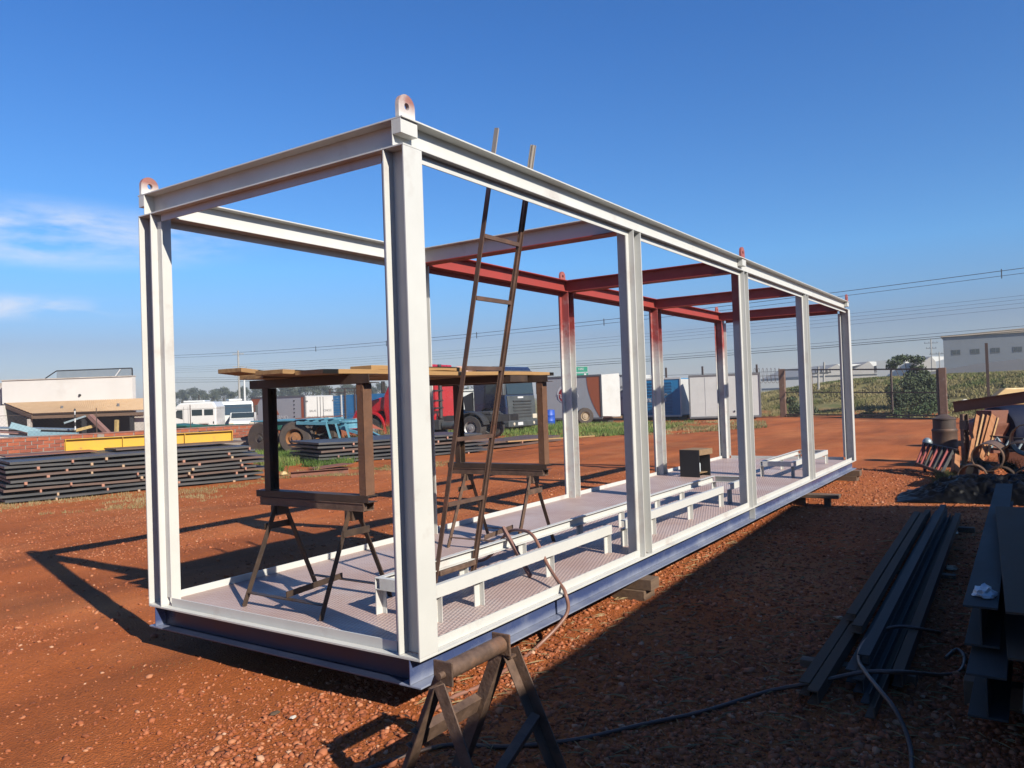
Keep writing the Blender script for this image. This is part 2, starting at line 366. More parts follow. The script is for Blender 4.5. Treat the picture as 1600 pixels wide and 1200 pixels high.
def put(name, me, mt, parent=None, label=None, bev=0):
    o = bpy.data.objects.new(name, me); COL.objects.link(o)
    if mt is not None:
        me.materials.clear(); me.materials.append(MT[mt] if isinstance(mt, str) else mt)
    if parent is not None: o.parent = parent
    MW[o.name] = mwof(parent)
    if label: o['label'] = label
    if bev:
        b = o.modifiers.new('bevel', 'BEVEL'); b.width = bev; b.segments = 2; b.limit_method = 'ANGLE'; b.angle_limit = R(40)
    return o
def part(name, mb, mt, parent, world=False, smooth=False, label=None, bev=0):
    me = mb.mesh(name, smooth, mwof(parent).inverted() if world else None)
    return put(name, me, mt, parent, label, bev)
def tag(o, label, cat, group=None, kind=None):
    if label: o['label'] = label
    if cat: o['category'] = cat
    if group: o['group'] = group
    if kind: o['kind'] = kind
    return o
def thing(name, label, cat, loc=(0, 0, 0), rz=0.0, group=None):
    o = bpy.data.objects.new(name, None); COL.objects.link(o); o.empty_display_size = .2
    o.location = loc; o.rotation_euler = (0, 0, rz)
    MW[o.name] = Matrix.Translation(Vector(loc)) @ Matrix.Rotation(rz, 4, 'Z')
    return tag(o, label, cat, group)
def solo(name, mb, mt, label, cat, group=None, kind=None, smooth=False, bev=0, origin=None):
    """a thing that is one mesh; vertices given in world coordinates"""
    if origin is None and mb.v:
        a = np.array(mb.v); origin = Vector(((a[:, 0].min()+a[:, 0].max())/2, (a[:, 1].min()+a[:, 1].max())/2, a[:, 2].min()))
    me = mb.mesh(name, smooth, Matrix.Translation(-Vector(origin)))
    o = put(name, me, mt, None, None, bev); o.location = origin; MW[o.name] = Matrix.Translation(origin)
    return tag(o, label, cat, group, kind)
def copytree(o, loc=None, rz=None, label=None, parent=None):
    c = o.copy(); COL.objects.link(c)
    if parent is not None: c.parent = parent
    if loc is not None: c.location = loc
    if rz is not None: c.rotation_euler = (0, 0, rz)
    if label: c['label'] = label
    for ch in list(o.children): copytree(ch, parent=c)
    return c
def text(name, s, size, mt, parent, loc, rot, align='CENTER', ext=.004, sx=1.0):
    cu = bpy.data.curves.new(name, 'FONT'); cu.body = s; cu.size = size; cu.align_x = align; cu.align_y = 'CENTER'; cu.extrude = ext; cu.resolution_u = 3
    tmp = bpy.data.objects.new(name, cu); COL.objects.link(tmp)
    dg = bpy.context.evaluated_depsgraph_get(); me = bpy.data.meshes.new_from_object(tmp.evaluated_get(dg))
    bpy.data.objects.remove(tmp)
    me.transform(Matrix.Translation(loc) @ Euler(rot).to_matrix().to_4x4() @ Matrix.Diagonal((sx, 1, 1, 1)))
    return put(name, me, mt, parent)
# smooth value noise on arrays
_tab = rng.random((256, 256))
def vnoise(x, y, sc, seed=0):
    x = np.asarray(x)/sc+seed*17.3+500; y = np.asarray(y)/sc+seed*9.1+500
    xi = np.floor(x).astype(int); yi = np.floor(y).astype(int); fx = x-xi; fy = y-yi
    fx = fx*fx*(3-2*fx); fy = fy*fy*(3-2*fy)
    t_ = lambda a, b: _tab[a % 256, b % 256]
    return (t_(xi, yi)*(1-fx)+t_(xi+1, yi)*fx)*(1-fy)+(t_(xi, yi+1)*(1-fx)+t_(xi+1, yi+1)*fx)*fy-.5
def fastmesh(name, V, F, smooth=False, attr=None):
    me = bpy.data.meshes.new(name); V = np.asarray(V, np.float32); F = np.asarray(F, np.int32); k = F.shape[1]
    me.vertices.add(len(V)); me.vertices.foreach_set('co', V.ravel())
    me.loops.add(F.size); me.loops.foreach_set('vertex_index', F.ravel())
    me.polygons.add(len(F)); me.polygons.foreach_set('loop_start', np.arange(0, F.size, k, dtype=np.int32))
    if smooth: me.polygons.foreach_set('use_smooth', np.ones(len(F), bool))
    if attr is not None:
        at = me.attributes.new('tint', 'FLOAT', 'POINT'); at.data.foreach_set('value', np.asarray(attr, np.float32))
    me.update(); me.validate(); return me
def tint_mat(name, cols, rough=.85, bump=0, trans=0):
    cols = [tuple(ALB*x for x in c) for c in cols]
    mm = bpy.data.materials.new(name); mm.use_nodes = True; t = mm.node_tree; b = t.nodes['Principled BSDF']
    at = N(t, 'ShaderNodeAttribute', attribute_name='tint'); rp = N(t, 'ShaderNodeValToRGB')
    e = rp.color_ramp.elements
    e[0].position = 0; e[0].color = (*cols[0], 1); e[1].position = 1; e[1].color = (*cols[-1], 1)
    for i, c in enumerate(cols[1:-1]):
        q = e.new((i+1)/(len(cols)-1)); q.color = (*c, 1)
    t.links.new(at.outputs['Fac'], rp.inputs[0]); t.links.new(rp.outputs[0], b.inputs['Base Color']); b.inputs['Roughness'].default_value = rough
    b.inputs['Specular IOR Level'].default_value = .25
    return mm
MT['stone_red'] = tint_mat('stone_red', [(.15, .045, .02), (.36, .105, .042), (.48, .155, .068), (.58, .25, .125), (.70, .46, .32)])
MT['blade_green'] = tint_mat('blade_green', [(.07, .13, .022), (.13, .21, .04), (.19, .26, .06), (.30, .27, .10)])
MT['blade_dry'] = tint_mat('blade_dry', [(.09, .12, .03), (.21, .19, .075), (.32, .26, .115), (.42, .33, .17)])
MT['blade_hill'] = tint_mat('blade_hill', [(.10, .14, .035), (.21, .20, .07), (.33, .275, .12), (.44, .36, .18)])

ORD = ['first', 'second', 'third', 'fourth', 'fifth', 'sixth', 'seventh', 'eighth', 'ninth', 'tenth', 'eleventh', 'twelfth', 'thirteenth', 'fourteenth', 'fifteenth', 'sixteenth', 'seventeenth', 'eighteenth', 'nineteenth', 'twentieth']
def ordinal(i, n):
    """i-th of n from the left, in words"""
    if i == 0: return 'leftmost'
    if i == n-1: return 'rightmost'
    if i < 20: return ORD[i]+' from the left'
    if n-1-i < 20: return ORD[n-1-i]+' from the right'
    return ('twenty '+ORD[i-20]) + ' from the left'
# ================================================================== THE SETTING
GA = np.array([41.7, 9.15]); GT = np.array([-.5217, -.8531]); GN = np.array([.8531, -.5217])   # gate line, its direction, its outward normal
def sstep(a, b, x):
    t = np.clip((x-a)/(b-a), 0, 1); return t*t*(3-2*t)
def ter(u, v):
    u = np.asarray(u, float); v = np.asarray(v, float)
    e = (u-GA[0])*GN[0]+(v-GA[1])*GN[1]; s = (u-GA[0])*GT[0]+(v-GA[1])*GT[1]
    w = sstep(-24, -5, s)
    emb = w*(2.0*sstep(.8, 13, e)+1.25*sstep(14, 31, e)+vnoise(u, v, 2.2, 5)*.35*sstep(1, 5, e)*(1-sstep(10, 13, e)))
    near = 1-sstep(25, 45, np.hypot(u, v))
    z = near*(vnoise(u, v, 1.7, 1)*.035+vnoise(u, v, .5, 2)*.018+vnoise(u, v, .22, 3)*.008)
    z += (1-near)*vnoise(u, v, 6, 6)*.06
    flat = (sstep(-.25, -.05, -np.abs(np.clip(u-.0, -9, 0)))) if False else 0
    return z+emb
def axis_(a, b, st, far0, far1, n):
    c = np.arange(a, b, st)
    g = lambda L: np.cumsum(np.geomspace(st, L/ (n*.22), n))
    l = a-g(far0)[::-1]; r = b+g(far1)
    return np.concatenate([l, c, r])
us = axis_(-3.2, 13, .055, 900, 2400, 62); vs_ = axis_(-3.4, 10, .055, 900, 2400, 62)
us = us[(us > -150) & (us < 640)]; vs_ = vs_[(vs_ > -300) & (vs_ < 640)]
UU, VV = np.meshgrid(us, vs_, indexing='ij')
V = np.stack([UU, VV, ter(UU, VV)], -1).reshape(-1, 3)
nu, nv = len(us), len(vs_); ii = np.arange(nu*nv).reshape(nu, nv)
F = np.stack([ii[:-1, :-1], ii[1:, :-1], ii[1:, 1:], ii[:-1, 1:]], -1).reshape(-1, 4)
gm = fastmesh('ground', V, F, True)
def ground_mat():
    mm = mat('red_earth', (.52, .145, .034), (.385, .096, .022), .55, .92, c3=(.58, .20, .066), s3=.35, t3=(.48, .72), detail=9, spec=.2)
    t = mm.node_tree; b = t.nodes['Principled BSDF']
    tcn = N(t, 'ShaderNodeTexCoord'); src = b.inputs['Base Color'].links[0].from_socket
    n1 = N(t, 'ShaderNodeTexNoise', inp={'Scale': 38.0, 'Detail': 8.0, 'Roughness': .7}); t.links.new(tcn.outputs['Object'], n1.inputs['Vector'])
    r1 = N(t, 'ShaderNodeMapRange', inp={1: .3, 2: .7, 3: .72, 4: 1.22}); t.links.new(n1.outputs['Fac'], r1.inputs[0])
    mu = N(t, 'ShaderNodeVectorMath', operation='SCALE'); t.links.new(src, mu.inputs[0]); t.links.new(r1.outputs[0], mu.inputs['Scale'])
    # pale dust along the wheel tracks, darker damp patches between them
    mp2 = N(t, 'ShaderNodeMapping'); mp2.inputs['Scale'].default_value = (.16, .9, 1); mp2.inputs['Rotation'].default_value = (0, 0, R(-28)); t.links.new(tcn.outputs['Object'], mp2.inputs[0])
    n5 = N(t, 'ShaderNodeTexNoise', inp={'Scale': 1.0, 'Detail': 7.0, 'Roughness': .62, 'Distortion': .4}); t.links.new(mp2.outputs[0], n5.inputs['Vector'])
    r5 = N(t, 'ShaderNodeMapRange', inp={1: .32, 2: .68, 3: .70, 4: 1.28}); t.links.new(n5.outputs['Fac'], r5.inputs[0])
    mu0 = mu; mu = N(t, 'ShaderNodeVectorMath', operation='SCALE'); t.links.new(mu0.outputs[0], mu.inputs[0]); t.links.new(r5.outputs[0], mu.inputs['Scale'])
    # grass-stained earth where the bank rises and beside the plate stacks
    sx = N(t, 'ShaderNodeSeparateXYZ'); t.links.new(tcn.outputs['Object'], sx.inputs[0])
    hz = N(t, 'ShaderNodeMapRange', inp={1: .12, 2: .4}); t.links.new(sx.outputs['Z'], hz.inputs[0])
    dt = N(t, 'ShaderNodeVectorMath', operation='DOT_PRODUCT'); dt.inputs[1].default_value = (FWD.x, FWD.y, 0); t.links.new(tcn.outputs['Object'], dt.inputs[0])
    dm = N(t, 'ShaderNodeMapRange', inp={1: 46.0, 2: 54.0}); t.links.new(dt.outputs['Value'], dm.inputs[0])
    mxx = N(t, 'ShaderNodeMath', operation='MAXIMUM'); t.links.new(hz.outputs[0], mxx.inputs[0]); t.links.new(dm.outputs[0], mxx.inputs[1]); hz = mxx
    n2 = N(t, 'ShaderNodeTexNoise', inp={'Scale': .8, 'Detail': 8.0, 'Roughness': .7}); t.links.new(tcn.outputs['Object'], n2.inputs['Vector'])
    gr = N(t, 'ShaderNodeMixRGB'); gr.inputs[1].default_value = (.10, .105, .035, 1); gr.inputs[2].default_value = (.22, .17, .075, 1)
    g2 = N(t, 'ShaderNodeMapRange', inp={1: .4, 2: .6}); t.links.new(n2.outputs['Fac'], g2.inputs[0]); t.links.new(g2.outputs[0], gr.inputs[0])
    m2 = N(t, 'ShaderNodeMixRGB'); t.links.new(hz.outputs[0], m2.inputs[0]); t.links.new(mu.outputs[0], m2.inputs[1]); t.links.new(gr.outputs[0], m2.inputs[2])
    t.links.new(m2.outputs[0], b.inputs['Base Color'])
    n3 = N(t, 'ShaderNodeTexNoise', inp={'Scale': 55.0, 'Detail': 9.0, 'Roughness': .78}); t.links.new(tcn.outputs['Object'], n3.inputs['Vector'])
    vo = N(t, 'ShaderNodeTexVoronoi', inp={'Scale': 70.0, 'Randomness': 1.0}); t.links.new(tcn.outputs['Object'], vo.inputs['Vector'])
    ad = N(t, 'ShaderNodeMath', operation='ADD'); t.links.new(n3.outputs['Fac'], ad.inputs[0]); t.links.new(vo.outputs['Distance'], ad.inputs[1])
    bu = N(t, 'ShaderNodeBump', inp={'Strength': .75, 'Distance': .010}); t.links.new(ad.outputs[0], bu.inputs['Height']); t.links.new(bu.outputs[0], b.inputs['Normal'])
    return mm
MT['red_earth'] = ground_mat()
tag(put('ground', gm, 'red_earth'), 'red earth yard strewn with small stones', None, None, 'structure')

# road on the bank
Vr, Fr = [], []
es = [14.2, 18, 22, 26, 30.5]; ss = np.linspace(-6, 90, 50)
for s_ in ss:
    for e_ in es:
        p = GA+GT*s_+GN*e_; Vr.append((p[0], p[1], float(ter(p[0], p[1]))+.03))
for i in range(len(ss)-1):
    for j in range(len(es)-1):
        a = i*len(es)+j; Fr.append((a, a+1, a+len(es)+1, a+len(es)))
tag(put('road', fastmesh('road', Vr, Fr, True), 'asphalt'), 'grey asphalt road along the top of the grassy bank', None, None, 'structure')

# loose stones
def rocks(n, rfun, name, seed=1):
    g = np.random.default_rng(seed)
    ico = bmesh.new(); bmesh.ops.create_icosphere(ico, subdivisions=1, radius=1); bv = np.array([v.co for v in ico.verts]); bf = np.array([[v.index for v in f.verts] for f in ico.faces]); ico.free()
    P, sz = rfun(g, n); n = len(P)
    var = []
    for k in range(10):
        d = bv*(1+g.normal(0, .22, (len(bv), 1))); var.append(d)
    var = np.array(var)[g.integers(0, 10, n)]
    sc = sz[:, None, None]*np.stack([g.uniform(.8, 1.5, n), g.uniform(.7, 1.1, n), g.uniform(.45, .85, n)], -1)[:, None, :]
    x = var*sc; a = g.uniform(0, 6.28, n); ca, sa = np.cos(a)[:, None], np.sin(a)[:, None]
    tl = g.normal(0, .3, n)[:, None]
    X = x[..., 0]*ca-x[..., 1]*sa; Y = x[..., 0]*sa+x[..., 1]*ca; Z = x[..., 2]+X*tl
    Vv = np.stack([X+P[:, 0:1], Y+P[:, 1:2], Z+P[:, 2:3]], -1).reshape(-1, 3)
    Ff = (bf[None]+(np.arange(n)*len(bv))[:, None, None]).reshape(-1, 3)
    tint = np.repeat(np.clip(g.beta(2, 3, n), 0, 1), len(bv))
    o = put(name, fastmesh(name, Vv, Ff, False, tint), 'stone_red'); return o
def near_stones(g, n):
    th = YAW+g.uniform(-.68, .66, n); r = 2.2+15*g.random(n)**1.25
    P = np.stack([CAM[0]+r*np.cos(th), CAM[1]+r*np.sin(th)], -1)
    dens = .50+1.5*vnoise(P[:, 0], P[:, 1], 1.3, 11)+.9*vnoise(P[:, 0], P[:, 1], 4, 12)
    dens += .5*((P[:, 1] < .9) & (P[:, 0] > -1))+.25*((P[:, 0] > 6) & (P[:, 1] < 0))
    keep = g.random(n) < np.clip(dens, .12, 1); P = P[keep]; n = len(P)
    sz = .0036+.0115*g.random(n)**3.4+.009*(g.random(n) < .015)
    sz *= 1+.35*((P[:, 1] < .8) & (P[:, 0] > -1))
    z = ter(P[:, 0], P[:, 1])+sz*.12
    return np.column_stack([P, z]), sz
o = rocks(190000, near_stones, 'gravel', 3); tag(o, 'small red and tan stones scattered over the yard', None, None, 'stuff')

def clods(g, n):
    th = YAW+g.uniform(-.66, .64, n); r = 2.5+11*g.random(n)**1.1
    P = np.stack([CAM[0]+r*np.cos(th), CAM[1]+r*np.sin(th)], -1); k = ~((P[:, 0] > -.3) & (P[:, 0] < 12.2) & (P[:, 1] > -.2) & (P[:, 1] < 2.7)); P = P[k]
    sz = g.uniform(.012, .03, len(P)); return np.column_stack([P, ter(P[:, 0], P[:, 1])+sz*.1]), sz
o = rocks(900, clods, 'clods', 8); tag(o, 'larger stones and clods of red earth scattered over the yard', None, None, 'stuff')

# ================================================================== THE STEEL MODULE
ZB, ZT, LU, WV = .32, 3.015, 12.0, 2.46
HB = ZT+.155
U = [0.0, 2.83, 5.80, 8.72, 11.85]       # columns start here
MO = thing('steel_module', 'long white and red primed steel module frame standing on timber blocks', 'steel structure', (6.0, 1.23, .165))
BW, TF, TW = .15, .0095, .007
def P(name, mb, mt, label=None, bev=.0015): return part(name, mb, mt, MO, world=True, label=label, bev=bev)
for side in (0, 1):
    vc = .075 if side == 0 else WV-.075
    for i, u in enumerate(U):
        mb = MB()
        if i in (0, 4): mb.hbeam((u+.075, vc, ZB+.004), (u+.075, vc, ZT-.001), .15, BW, TW, TF, (0, 1, 0))
        else: mb.hbeam((u+.075, vc, ZB+.004), (u+.075, vc, ZT-.001), .15, BW, TW, TF, (1, 0, 0))
        if i in (0, 4):   # foot plate under a corner post
            mb.box(u+.001, u+.149, vc-.074, vc+.074, ZB-.006, ZB+.003)
        red = side == 1 and i >= 2
        P('column', mb, 'fade_column' if red else ('half_red_column' if (side == 0 and i == 2) else 'white_paint'),
          {True: 'column whose white paint fades to red primer at the top'}.get(red))
# upper ring
zt = ZT+.0775
P('top_beam', MB().hbeam((0, .075, zt), (LU, .075, zt), .155, BW, TW, TF, ZV), 'white_paint')
P('top_beam', MB().hbeam((0, WV-.075, zt), (2.955, WV-.075, zt), .155, BW, TW, TF, ZV), 'white_paint')
P('top_beam', MB().hbeam((2.956, WV-.075, zt), (LU, WV-.075, zt), .155, BW, TW, TF, ZV), 'red_primer', 'red primed far side top beam')
for i, u in enumerate(U):
    uc = u+.075; mb = MB()
    mb.bar((uc, .1515, ZT+.155-TF/2), (uc, WV-.1515, ZT+.155-TF/2), BW, TF, ZV)
    mb.bar((uc, .08, zt), (uc, WV-.08, zt), TW, .155-2*TF-.001, ZV)
    lo = MB().bar((uc, .1515, ZT+TF/2), (uc, WV-.1515, ZT+TF/2), BW, TF, ZV)
    P('cross_beam', mb, 'white_paint' if i < 2 else 'red_primer', None if i < 2 else 'red primed cross beam')
    P('cross_beam_flange', lo, 'white_paint' if i == 0 else 'red_primer')
# base ring
zb = ZB-.0775-.006
for vc in (.075, WV-.075):
    mb = MB(); mb.bar((0, vc, .165+TF/2), (LU, vc, .165+TF/2), BW, TF, ZV); mb.bar((0.0, vc, .241), (LU, vc, .241), TW, .13, ZV)
    P('base_beam', mb, 'navy_paint')
    P('base_flange', MB().bar((0, vc, .3125), (LU, vc, .3125), BW, .012, ZV), 'white_paint')
for uc in [.075]+[u+.075 for u in U[1:]]:
    mb = MB(); mb.bar((uc, .1515, .165+TF/2), (uc, WV-.1515, .165+TF/2), BW, TF, ZV); mb.bar((uc, .08, .241), (uc, WV-.08, .241), TW, .13, ZV)
    P('base_cross_beam', mb, 'navy_shaded')
    P('base_flange', MB().bar((uc, .1515, .3125), (uc, WV-.1515, .3125), BW, .012, ZV), 'white_paint')
for u, v0, v1 in ((U[2]+.075, .004, .07),):
    P('stiffener', MB().box(u-.004, u+.004, v0, v1, .176, .305), 'white_paint')
# lifting lugs and their doubler plates
for side in (0, 1):
    for u in (0.0, 5.80, 11.86):
        v0 = .022 if side == 0 else WV-.047
        poly = [(u+.065+.065*math.cos(a), 3.236+.065*math.sin(a)) for a in np.linspace(0, math.pi, 15)]
        poly = [(u+.13, HB+.001)]+poly+[(u, HB+.001)]
        hole = [(u+.065+.02*math.cos(a), 3.236+.02*math.sin(a)) for a in np.linspace(0, 2*math.pi, 13)[:-1]]
        bm = bmesh.new()
        ov = [bm.verts.new((x, v0, z)) for x, z in poly]; hv = [bm.verts.new((x, v0, z)) for x, z in hole]
        ed = [bm.edges.new((l[i], l[(i+1) % len(l)])) for l in (ov, hv) for i in range(len(l))]
        bmesh.ops.triangle_fill(bm, use_beauty=True, use_dissolve=False, edges=ed)
        r_ = bmesh.ops.extrude_face_region(bm, geom=bm.faces[:])
        bmesh.ops.translate(bm, vec=(0, .025, 0), verts=[x for x in r_['geom'] if isinstance(x, bmesh.types.BMVert)])
        bmesh.ops.recalc_face_normals(bm, faces=bm.faces); me = bpy.data.meshes.new('lifting_lug'); bm.to_mesh(me); bm.free()
        me.transform(mwof(MO).inverted())
        put('lifting_lug', me, 'lug_paint' if (u == 0) else 'red_lug_paint', MO)
        dv = (.012, .07) if side == 0 else (WV-.07, WV-.012)
        P('lug_plate', MB().box(u, u+.135, dv[0], dv[1], 3.082, HB-TF-.001), 'white_paint')
# stop bars that frame each opening
def stops(name, a, b, z0, z1, mt='white_paint'): P(name, MB().box(min(a[0], b[0]), max(a[0], b[0]), min(a[1], b[1]), max(a[1], b[1]), z0, z1), mt, bev=0)
for side in (0, 1):
    v = .045 if side == 0 else WV-.053
    for i in range(4):
        a, b = U[i]+.151, U[i+1]-.001
        mt = 'red_primer' if (side == 1 and i >= 1) else 'white_paint'
        stops('head_stop', (a, v), (b, v+.008), ZT-.05, ZT-.0005, mt)
        stops('floor_kerb', (a, v), (b, v+.008), ZB-.0005, ZB+.055)
        if i > 0: stops('post_stop', (a, v), (a+.05, v+.008), ZB+.056, ZT-.051, 'fade_column' if (side == 1 and i >= 2) else 'white_paint')
        if i < 3: stops('post_stop', (b-.05, v), (b, v+.008), ZB+.056, ZT-.051, 'fade_column' if (side == 1 and i >= 1) else 'white_paint')
for u in (.045, LU-.053):
    stops('head_stop', (u, .2005), (u+.008, WV-.2005), ZT-.05, ZT-.0005, 'white_paint' if u < 1 else 'red_primer')
    stops('floor_kerb', (u, .2005), (u+.008, WV-.2005), ZB-.0005, ZB+.055)
for u in (.045, LU-.053):
    mt = 'white_paint'
    stops('post_stop', (u, .1505), (u+.008, .20), ZB+.056, ZT-.051, mt)
    stops('post_stop', (u, WV-.20), (u+.008, WV-.1505), ZB+.056, ZT-.051, mt)
# deck of checker plates
for k in range(4):
    a, b = .056+k*2.972, .056+(k+1)*2.972-.004
    P('deck_plate', MB().box(a, b, .056, WV-.056, ZB, ZB+.006), 'deck_primer', bev=0)
# equipment skids welded to the deck
def skid(backs, fronts, ends, legs_f, legs_b):
    zt_, h = .56, .075; mb = MB()
    for (u0, u1) in fronts: mb.channel((u0, .32, zt_-h/2), (u1, .32, zt_-h/2), h, .04, .006, ZV, 1)
    for (u0, u1) in backs: mb.channel((u1, .78, zt_-h/2), (u0, .78, zt_-h/2), h, .04, .006, ZV, 1)
    for (u, s) in ends:
        if s < 0: mb.channel((u+.02, .76, zt_-h/2), (u+.02, .34, zt_-h/2), h, .04, .006, ZV, 1)
        else: mb.channel((u-.02, .34, zt_-h/2), (u-.02, .76, zt_-h/2), h, .04, .006, ZV, 1)
    s = P('equipment_skid', mb, 'white_paint', bev=.001)
    MW[s.name] = mwof(MO)
    for v, L in ((.305, legs_f), (.757, legs_b)):
        for u in L:
            mb = MB(); mb.angle((u, v+.02, ZB+.0065), (u, v+.02, zt_-h-.0005), .04, .06, .006, (1, 0, 0), 1, 1)
            part('leg', mb, 'white_paint', s, world=True)
skid([(.51, 6.75)], [(.51, 2.84), (3.09, 5.70), (5.94, 6.75)], [(.51, -1), (6.75, 1)], (.54, .97, 1.86, 2.80, 3.12, 3.74, 4.70, 5.67, 5.97, 6.72), (.54, 1.4, 2.18, 3.14, 4.0, 4.9, 5.62, 6.72))
skid([(8.85, 11.17)], [(8.85, 11.17)], [(8.85, -1), (11.17, 1)], (8.88, 10.0, 11.14), (8.88, 10.0, 11.14))
# timber blocks the module rests on
BL = [((2.70, -.10), (2.86, .42), 'timber block under the near base beam between the first two posts'),
      ((8.25, -.42), (8.45, .40), 'timber plank under the near base beam close to the fourth post'),
      ((2.66, 1.95), (2.84, 2.72), 'timber block under the far base beam behind the first bay'),
      ((8.25, 1.95), (8.45, 2.75), 'timber block under the far base beam of the third bay'),
      ((11.6, -.12), (11.8, .45), 'timber block under the far right corner of the module'),
      ((11.6, 2.0), (11.8, 2.6), 'timber block under the far left corner of the module'),
      ((.55, .35), (.75, 1.0), 'timber block in the dark under the near end of the module'),
      ((.55, 1.5), (.75, 2.1), 'timber block in the dark under the left near corner of the module')]
for (a, b, l) in BL:
    g = float(ter((a[0]+b[0])/2, (a[1]+b[1])/2)); t_ = thing('timber_block', l, 'timber block', ((a[0]+b[0])/2, (a[1]+b[1])/2, g), 0, 'timber blocks under the module')
    dx, dy = (b[0]-a[0])/2, (b[1]-a[1])/2
    if l.startswith('timber plank'):
        part('plank', MB().box(-dx, dx, -dy, dy, .164-g-.05, .164-g), 'old_wood', t_, bev=.004)
        part('support', MB().box(-.04, .05, -dy+.12, -dy+.2, -.03, .1135-g), 'old_wood', t_, bev=.004)
        part('support', MB().box(-.04, .05, .05, .3, -.03, .1135-g), 'old_wood', t_, bev=.004)
    else:
        part('timber', MB().box(-dx, dx, -dy, dy, .083, .164-g), 'old_wood', t_, bev=.004)
        part('timber', MB().box(-dx-.03, dx+.02, -dy+.05, dy-.03, -.03, .082), 'old_wood', t_, bev=.004)

# ================================================================== SCAFFOLD INSIDE THE MODULE
def trestle(uc, label, mt, mt2):
    t = thing('trestle', label, 'trestle', (uc, 1.4, ZB+.006))
    zc = .665
    part('top_beam', MB().channel((0, -.5, zc), (0, .52, zc), .055, .10, .006, ZV, 1).bar((-.03, -.50, zc), (-.03, .52, zc), .03, .055, ZV), mt, t, bev=.001)
    for sv in (-1, 1):
        va = .36*sv
        for su in (-1, 1):
            p1 = (.05*su, va, zc-.03); p0 = (.33*su, .37*sv, .002)
            part('leg', MB().angle(p0, p1, .036, .036, .005, (su, 0, .4), 1, -1), mt2, t)
        part('brace', MB().bar((-.12, va+.024*sv, .5), (.12, va+.024*sv, .5), .006, .045, ZV), mt2, t)
    for su in (-1, 1):
        part('brace', MB().bar((.285*su, -.355, .085), (.285*su, .355, .085), .04, .006, ZV), mt2, t)
    part('brace', MB().bar((-.285, -.02, .11), (.285, .06, .11), .006, .04, ZV), mt2, t)
    part('gusset', MB().box(-.05, .05, .33, .40, zc-.09, zc-.028), mt2, t)
    part('gusset', MB().box(-.05, .05, -.40, -.33, zc-.09, zc-.028), mt2, t)
    return t
trestle(.58, 'dark steel trestle nearest the open end of the module', 'brown_steel', 'dark_rust')
trestle(2.78, 'brown steel trestle behind the ladder in the module', 'brown_steel', 'brown_steel')
def stand(uc, label, m_left):
    z0 = ZB+.006+.665+.0285
    t = thing('scaffold_stand', label, 'scaffold', (uc, 1.4, z0))
    top = 1.79-z0
    part('sill_bar', MB().channel((.0, -.54, .024), (.0, .56, .024), .046, .09, .005, ZV, -1), 'dark_rust', t, bev=.001)
    part('upright', MB().channel((0, .44, .0475), (0, .44, top), .08, .06, .006, (1, 0, 0), 1).bar((0, .463, .0475), (0, .463, top), .01, .075, (1, 0, 0)), m_left, t, bev=.001)
    part('upright', MB().channel((0, -.49, .0475), (0, -.49, top), .08, .06, .006, (1, 0, 0), -1).bar((-.036, -.49, .0475), (-.036, -.49, top), .056, .008, (1, 0, 0)), 'rusty_post', t, bev=.001)
    part('head_bar', MB().channel((0, -.58, top+.0305), (0, .60, top+.0305), .06, .09, .005, ZV, -1).bar((-.04, -.58, top+.0305), (-.04, .60, top+.0305), .006, .06, ZV), 'dark_rust', t, bev=.001)
    return t
stand(.58, 'tall upright steel frame carrying the left ends of the planks', 'dark_rust')
stand(2.78, 'tall upright steel frame carrying the right ends of the planks', 'dark_rust')
zp = 1.8525
for (u0, u1, v0, v1, dz, l, bend) in [
    (.30, 3.12, .98, 1.24, 0, 'near edge scaffold plank of bright raw wood on the steel frames', .0),
    (.22, 3.02, 1.26, 1.53, .002, 'second scaffold plank, dark topped, beside the near edge plank', .01),
    (.30, 2.95, 1.55, 1.80, 0, 'third scaffold plank on the steel frames, thin and brown', .0),
    (.34, 2.85, 1.83, 2.09, .002, 'farthest scaffold plank with its left end curling up past the frame', .05),
    (.75, 1.75, 1.0, 1.20, .0305, 'short board lying on top of the near edge plank', .0)]:
    n = 10; mb = MB(); vs = []
    for i in range(n+1):
        t_ = i/n; u = u0+(u1-u0)*t_; z = zp+dz+bend*max(0, 1-t_*3)**2+.004*math.sin(9*t_+v0*7)
        vs += [(u, v0, z), (u, v1, z), (u, v1, z+.03), (u, v0, z+.03)]
    fs = [(0, 1, 2, 3), (n*4+3, n*4+2, n*4+1, n*4)]
    for i in range(n):
        for k in range(4): fs.append((i*4+k, i*4+(k+1) % 4, i*4+4+(k+1) % 4, i*4+4+k))
    mb.add(vs, fs)
    solo('scaffold_plank', mb, 'plank_wood' if v0 > 1.2 else 'new_wood', l, 'plank', 'planks across the steel frames', bev=.003)
solo('timber_bearer', MB().box(.36, .80, .97, 1.03, zp-.062+.001, zp-.001) if False else MB().box(2.35, 2.62, .95, 1.9, zp-.055, zp-.001), 'dark_rust', 'dark bearer under the planks beside the right steel frame', 'timber')
